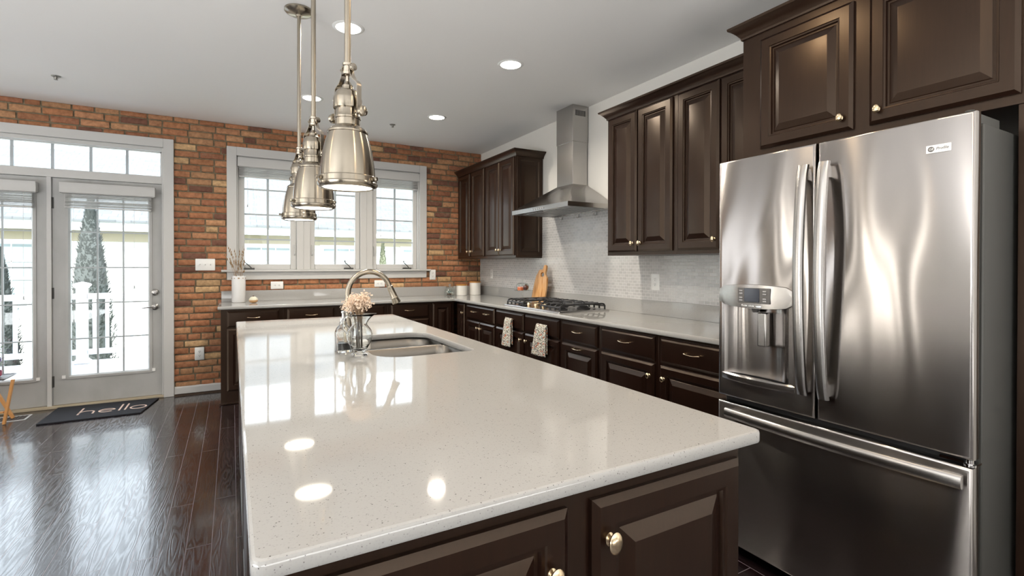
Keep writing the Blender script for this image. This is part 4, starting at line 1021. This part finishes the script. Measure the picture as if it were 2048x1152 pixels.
# fill ring around the cavity at the front
mb.add([(-.8935, -4.392, .80), (-.8935, -4.400, .815), (-.8935, -4.400, 1.125), (-.8935, -4.392, 1.205), (-.8935, -4.715, 1.205), (-.8935, -4.700, 1.125), (-.8935, -4.700, .815), (-.8935, -4.715, .80)], [(0, 1, 2, 3), (4, 5, 6, 7), (3, 2, 5, 4), (7, 6, 1, 0)])
mb.build('dispenser_recess', M['steel_fridge'], dl, smooth=60)
mb = MB(); ls = []
for k in range(13):
    u = k / 12; y = -4.378 - u * .345; bul = .016 * (1 - (2 * u - 1) ** 2); zt = 1.208 + .012 * (1 - (2 * u - 1) ** 2); zb = 1.128 - .014 * (1 - (2 * u - 1) ** 2) + (.012 if k in (0, 12) else 0)
    zt -= .012 if k in (0, 12) else 0
    ls.append([(-.892, y, zb), (-.900 - bul, y, zb + .002), (-.903 - bul, y, (zb + zt) / 2), (-.900 - bul, y, zt - .002), (-.892, y, zt)])
mb.loops(ls); pnl = mb.build('control_panel', M['steel'], dl, smooth=50)
def pface(y, z_, w, h, d=.0015, base=-.920):
    return box(base - d, base + .004, y - w / 2, y + w / 2, z_ - h / 2, z_ + h / 2)
mb = pface(-4.560, 1.172, .150, .066, .0005, -.918); mb.build('control_surround', M['darkgrey'], pnl, bevel=.002)
pface(-4.553, 1.174, .070, .058, .002, -.919).build('display', M['screen'], pnl, bevel=.001)
for yy, zz in ((-4.502, 1.192), (-4.502, 1.180), (-4.502, 1.162), (-4.502, 1.150), (-4.612, 1.192), (-4.612, 1.180), (-4.612, 1.160), (-4.612, 1.150)):
    pface(yy, zz, .016, .005, .0015, -.919).build('button', M['steel'], pnl)
for yy in (-4.515, -4.548, -4.582): pface(yy, 1.126, .026, .010, .002, -.917).build('selector_button', M['chrome'], pnl, bevel=.002)
mb = MB(); mb.lathe([(.012, 1.098), (.016, 1.108), (.018, 1.122)], fz(-.880, -4.545, 0), 12); mb.build('spout', M['darkgrey'], dl)
mb = MB(); mb.box(-.900, -.868, -4.605, -4.565, .955, 1.100); mb.build('paddle', M['steel'], dl, bevel=.006)
mb = MB(); ls = []
for k in range(17):
    u = k / 16; y = -4.390 - u * .335; bul = .026 * (1 - (2 * u - 1) ** 2) ** .8
    ls.append([(-.872, y, .800), (-.893 - bul, y, .787), (-.896 - bul, y, .793), (-.896 - bul, y, .812), (-.890 - bul, y, .818), (-.872, y, .812)])
mb.loops(ls); mb.build('drip_tray', M['steel_fridge'], dl, smooth=40)
# handles
def vhandle(y0, nm, par):
    mb = MB(); ls = []
    for k in range(25):
        u = k / 24; z_ = .797 + u * .895; x = -.932 - .030 * (1 - (2 * u - 1) ** 2)
        if k in (0, 24): x += .006
        w = .019
        ls.append([(x + .014, y0 - w, z_), (x + .002, y0 - w, z_), (x - .003, y0 - w * .7, z_), (x - .005, y0, z_), (x - .003, y0 + w * .7, z_), (x + .002, y0 + w, z_), (x + .014, y0 + w, z_)])
    mb.loops(ls)
    for zz in (.83, 1.655): mb.box(-.930, -.890, y0 - .013, y0 + .013, zz - .022, zz + .022)
    mb.build(nm, M['steel'], par, smooth=40)
vhandle(-4.772, 'handle', dl); vhandle(-4.850, 'handle', dr)
mb = MB(); ls = []
for k in range(29):
    u = k / 28; y = -4.430 - u * .830; x = -.930 - .022 * (1 - (2 * u - 1) ** 2); w = .021; z_ = .642
    ls.append([(x + .014, y, z_ - w), (x + .002, y, z_ - w), (x - .004, y, z_ - w * .7), (x - .006, y, z_), (x - .004, y, z_ + w * .7), (x + .002, y, z_ + w), (x + .014, y, z_ + w)])
mb.loops(ls)
for yy in (-4.46, -5.225): mb.box(-.930, -.890, yy - .022, yy + .022, .628, .656)
mb.build('handle', M['steel'], dw, smooth=40)
mb = MB(); mb.box(-.835, -.69, -5.272, -5.20, 1.742, 1.772); mb.box(-.885, -.835, -5.262, -5.225, 1.746, 1.766); mb.lathe([(.012, 1.7755), (.012, 1.782), (.001, 1.782)], fz(-.868, -5.255, 0), 12); mb.build('hinge_cover', M['greymetal'], t, bevel=.002)
mb = MB(); mb.box(-.835, -.69, -4.44, -4.37, 1.742, 1.772); mb.build('hinge_cover', M['greymetal'], t, bevel=.002)
mb = MB(); mb.lathe([(.016, .684), (.016, .690), (.010, .692), (.010, .704), (.001, .705)], fz(-.875, -5.262, 0), 16); mb.box(-.875, -.82, -5.277, -5.250, .684, .690); mb.box(-.884, -.870, -5.25, -5.19, .690, .698); mb.build('lower_hinge', M['chrome'], t)
f = fx(-.8945, -5.187, 1.676)
mb = MB(); mb.prism(rrect(-.032, .032, -.0125, .0125, .001, 2), f, -.001, .0025); bdg = mb.build('badge', M['plastic'], dr)
mb = MB(); mb.lathe([(.0085, .0025), (.0085, .0031), (.001, .0031)], lambda u, v, n_: f(u - .019, v, n_), 20, mi=0)
text_mesh('GE', .0105, lambda u, v, n_: f(u - .019, v, n_ + .0036), .0003, 1, mb, .25)
text_mesh('Profile', .0125, lambda u, v, n_: f(u + .010, v, n_ + .003), .0003, 0, mb, .25)
mb.build('lettering', [M['darkgrey'], M['plastic']], bdg, smooth=0)

# ---------------------------------------------------------------- floor things
t = thing('door_mat', 'black door mat reading hello in front of the patio door', 'door mat', (-3.86, -.3, 0))
MB().loops([[(x, y, z_) for x, y in ((-4.235, -.545), (-3.553, -.555), (-3.475, -.050), (-4.222, -.022))] for z_ in (.001, .012)]).build('mat', M['mat'], t, bevel=.002)
def stroke(mb, pts, w):
    P_ = [Vector((p[0], p[1])) for p in pts]; L = []
    for i, p in enumerate(P_):
        d = (P_[min(i + 1, len(P_) - 1)] - P_[max(i - 1, 0)]).normalized(); n2 = Vector((-d.y, d.x)) * w / 2; L.append((p + n2, p - n2))
    for i in range(len(L) - 1):
        a, b_ = L[i]; c_, e = L[i + 1]
        mb.loops([[(q.x, q.y, z_) for q in (a, c_, e, b_)] for z_ in (.0122, .0132)])
mb = MB(); w = .014; yb = -.395
stroke(mb, [(-4.010, yb), (-4.010, yb + .225)], w)
stroke(mb, [(-4.010, yb + .05)] + [(-3.957 - .053 * cos(R(a)), yb + .06 + .05 * sin(R(a))) for a in range(0, 181, 15)] + [(-3.904, yb)], w)
stroke(mb, [(-3.865, yb + .065), (-3.752, yb + .065)] + [(-3.808 + .057 * cos(R(a)), yb + .058 + .055 * sin(R(a))) for a in range(15, 330, 15)], w)
stroke(mb, [(-3.712, yb), (-3.712, yb + .225)], w); stroke(mb, [(-3.668, yb), (-3.668, yb + .225)], w)
stroke(mb, [(-3.572 + .060 * cos(R(a)), yb + .058 + .056 * sin(R(a))) for a in range(0, 361, 15)], w)
mb.v = [(-4.03 + (a + 4.03) * .945, b_, c_) for a, b_, c_ in mb.v]
mb.build('lettering', M['matprint'], t, smooth=0)
t = thing('floor_vent', 'dark floor register with pale frame under the plant stand', 'floor vent', (-4.6, -.22, 0))
mb = MB()
for a_ in ((-4.86, -4.36, -.310, -.296), (-4.86, -4.36, -.150, -.136), (-4.86, -4.846, -.296, -.150), (-4.374, -4.36, -.296, -.150)): mb.box(*a_, .0005, .005)
mb.build('frame', M['blind'], t); mb = MB(); mb.box(-4.846, -4.374, -.296, -.150, .0005, .0015)
for k in range(18): mb.box(-4.84 + k * .026, -4.832 + k * .026, -.296, -.150, .0015, .004)
mb.build('grille', M['vent'], t)
# folding plant stand, only its right legs in view
t = thing('plant_stand', 'folding wooden tray stand with crossed legs at the left edge', 'plant stand', (-4.62, -.30, 0))
def leg(p0, p1, w=.032, th=.018):
    p0, p1 = Vector(p0), Vector(p1); MB().bar([p0, p1], w, th, (0, 1, 0)).build('leg', M['pinewood'], t, bevel=.002)
for y in (-.38, -.20):
    leg((-4.47, y, .003), (-4.415, y, .36)) if y == -.38 else leg((-4.465, y, .003), (-4.62, y, .36))
    leg((-4.80, y, .003), (-4.72, y, .36)) if y == -.38 else leg((-4.72, y, .003), (-4.82, y, .36))
MB().bar([(-4.47, -.38, .10), (-4.80, -.38, .10)], .02, .012, (0, 1, 0)).build('stretcher', M['pinewood'], t)
mb = MB(); mb.loops([[(x, y, z_) for x, y in rrect(-4.90 + i_, -4.455 - i_, -.42 + i_, -.16 - i_, .02, 4)] for i_, z_ in ((.02, .362), (.0, .366), (-.006, .376), (-.002, .376), (.004, .370), (.022, .368))]); mb.build('tray', M['darkgrey'], t, smooth=40)
qx, qy = -4.60, -.28
t = thing('flower_pot', 'purple flower pot on the folding stand at the left edge', 'flower pot', (qx, qy, .37))
MB().lathe([(.001, .3705), (.075, .3705), (.088, .385), (.09, .42), (.086, .42), (.08, .378), (.001, .376)], fz(qx, qy, 0), 28).build('saucer', M['magenta'], t)
MB().lathe([(.001, .379), (.060, .379), (.078, .50), (.084, .50), (.084, .525), (.076, .525), (.07, .50), (.001, .49)], fz(qx, qy, 0), 28).build('pot', M['purple'], t)
random.seed(3); mb = MB(); pm = MB()
for i in range(120):
    a = random.uniform(0, 2 * pi); q = random.uniform(0, .13); h_ = .50 + random.uniform(0, .14) - q * .3
    c_ = Vector((qx + q * cos(a), qy + q * sin(a) * .9, h_)); d_v = Vector((cos(a), sin(a), random.uniform(-.4, .8))).normalized(); sd = d_v.cross(Vector((0, 0, 1))).normalized(); s_ = random.uniform(.02, .035)
    mb.add([c_, c_ + d_v * s_ * .5 + sd * s_ * .35, c_ + d_v * s_, c_ + d_v * s_ * .5 - sd * s_ * .35], [(0, 1, 2, 3)])
for i in range(10):
    a = random.uniform(0, 2 * pi); q = random.uniform(.0, .08); pm.blob((qx + q * cos(a), qy + q * sin(a), .60 + random.uniform(0, .08)), .014, .014, .010, 7, 4)
o = mb.build('leaves', M['leaf'], t, smooth=0); o['kind'] = 'stuff'; pm.build('blossoms', M['petal'], t)

# ---------------------------------------------------------------- outside
struct(box(-8.5, -1.9, .16, 2.85, -.14, -.015).build('deck', M['deck'], smooth=0))
struct(box(-40, 40, .2, 60, -1.3, -1.2).build('ground', M['grass'], smooth=0))
def railing(label, x0, x1, y):
    t = thing('deck_railing', label, 'railing', ((x0 + x1) / 2, y, -.015), 'white deck railings')
    mb = MB(); mb.box(x0, x1, y - .035, y + .035, .835, .895); mb.box(x0, x1, y - .045, y + .045, .895, .91); mb.build('top_rail', M['vinyl'], t, bevel=.005)
    box(x0, x1, y - .025, y + .025, .10, .17).build('bottom_rail', M['vinyl'], t, bevel=.004)
    k = int((x1 - x0) / .128)
    for i in range(k):
        xx = x0 + (i + .5) * (x1 - x0) / k; box(xx - .018, xx + .018, y - .018, y + .018, .17, .835).build('baluster', M['vinyl'], t)
def post(label, x, y):
    t = thing('railing_post', label, 'post', (x, y, -.015), 'white deck posts')
    box(x - .055, x + .055, y - .055, y + .055, -.014, 1.02).build('shaft', M['vinyl'], t, bevel=.006)
    mb = MB(); q = lambda w, z_: [(x + a * w, y + b_ * w, z_) for a, b_ in ((-1, -1), (1, -1), (1, 1), (-1, 1))]
    mb.loops([q(.068, -.014), q(.084, .0), (q(.084, .018)), q(.066, .035), q(.064, .045)]); mb.build('base_skirt', M['vinyl'], t)
    mb = MB(); mb.loops([q(.064, .985), q(.068, 1.0), q(.080, 1.012), q(.084, 1.028), q(.080, 1.036), q(.05, 1.052), q(.002, 1.066)]); mb.build('post_cap', M['vinyl'], t)
post('white deck post with pyramid cap seen through the right patio door', -4.585, 2.6)
post('white deck post at the right end of the railing', -2.2, 2.6)
railing('white deck railing right of the post seen through the patio door', -4.525, -2.26, 2.6)
railing('white deck railing left of the post seen through the patio doors', -7.4, -4.645, 2.6)

def conifer(label, x, y, z0, h, r, m_, group, n_=5200):
    t = thing('conifer_tree', label, 'tree', (x, y, z0), group)
    MB().lathe([(.05, z0), (.03, z0 + h * .9)], fz(x, y, 0), 8).build('trunk', M['stem'], t)
    core = MB(); core.lathe([(.02, z0 + .05), (r * .72, z0 + h * .12), (r * .8, z0 + h * .35), (r * .62, z0 + h * .65), (r * .3, z0 + h * .88), (.01, z0 + h * .97)], fz(x, y, 0), 14)
    for i in range(n_):
        u = random.random() ** .8; zz = z0 + h * (.04 + .96 * u); rr_ = r * (min(1, .55 + u * 3) if u < .15 else 1) * (1 - max(0, (u - .15) / .85) ** 1.7) * random.uniform(.7, 1.05) + .01
        a = random.uniform(0, 2 * pi); c_ = Vector((x + rr_ * cos(a), y + rr_ * sin(a), zz)); d_v = Vector((cos(a) * .6, sin(a) * .6, 1)).normalized(); sd = Vector((-sin(a), cos(a), random.uniform(-.5, .5))).normalized(); s_ = random.uniform(.032, .06) * max(.6, r / .3)
        core.add([c_ - sd * s_ * .3, c_ + sd * s_ * .3, c_ + d_v * s_ + sd * s_ * .1, c_ + d_v * s_ - sd * s_ * .1], [(0, 1, 2, 3)])
    o = core.build('foliage', m_, t, smooth=0); return t
random.seed(21)
conifer('tall dark conifer behind the railing post seen through the right patio door', -4.96, 5.0, -1.2, 3.65, .34, M['foliage'], 'conifers beyond the deck')
conifer('dark conifer seen through the left patio door', -6.10, 5.0, -1.2, 2.75, .30, M['foliage'], 'conifers beyond the deck')
conifer('small light green conifer seen through the right casement window', .03, 5.0, -1.2, 2.98, .22, M['foliage2'], 'conifers beyond the deck', 3000)
# neighbour house
t = thing('neighbor_house', 'white sided neighbouring house with grey shingle roof seen through the windows', 'house', (-2, 9, -1.2))
box(-14, 9, 7.0, 14, -1.2, 2.02).build('wall', M['siding'], t)
box(-14.3, 9.3, 6.60, 6.68, 1.96, 2.14).build('fascia', M['vinyl'], t)
box(-14.3, 9.3, 6.68, 7.0, 1.98, 2.02).build('soffit', M['vinyl'], t)
box(-14, 9, 6.975, 7.0, 1.76, 1.965).build('frieze', M['soffit'], t)
mb = MB(); mb.loops([[(x, 6.55, 2.13), (x, 6.55, 2.17), (x, 10.8, 4.22), (x, 15, 2.17), (x, 15, 2.13), (x, 10.8, 4.12)] for x in (-14.4, 9.4)]); mb.build('roof', M['shingle'], t)
def hwin(x0, x1, z0, z1):
    mb = MB(); mb.box(x0 - .09, x1 + .09, 6.955, 6.995, z0 - .09, z1 + .09); o = mb.build('window', M['vinyl'], t)
    box(x0, x1, 6.945, 6.956, z0, z1).build('pane', M['houseglass'], o)
    mb = MB(); mb.box(x0, x1, 6.930, 6.946, (z0 + z1) / 2 - .02, (z0 + z1) / 2 + .02)
    for k in (1, 2): xx = x0 + (x1 - x0) * k / 3; mb.box(xx - .01, xx + .01, 6.935, 6.946, z0, z1)
    for q in (.25, .75): zz = z0 + (z1 - z0) * q; mb.box(x0, x1, 6.935, 6.946, zz - .01, zz + .01)
    mb.build('muntins', M['vinyl'], o)
for x0 in (-7.15, -2.62, -.95, 1.05, 2.9): hwin(x0 + .05, x0 + .95, .35, 1.68)
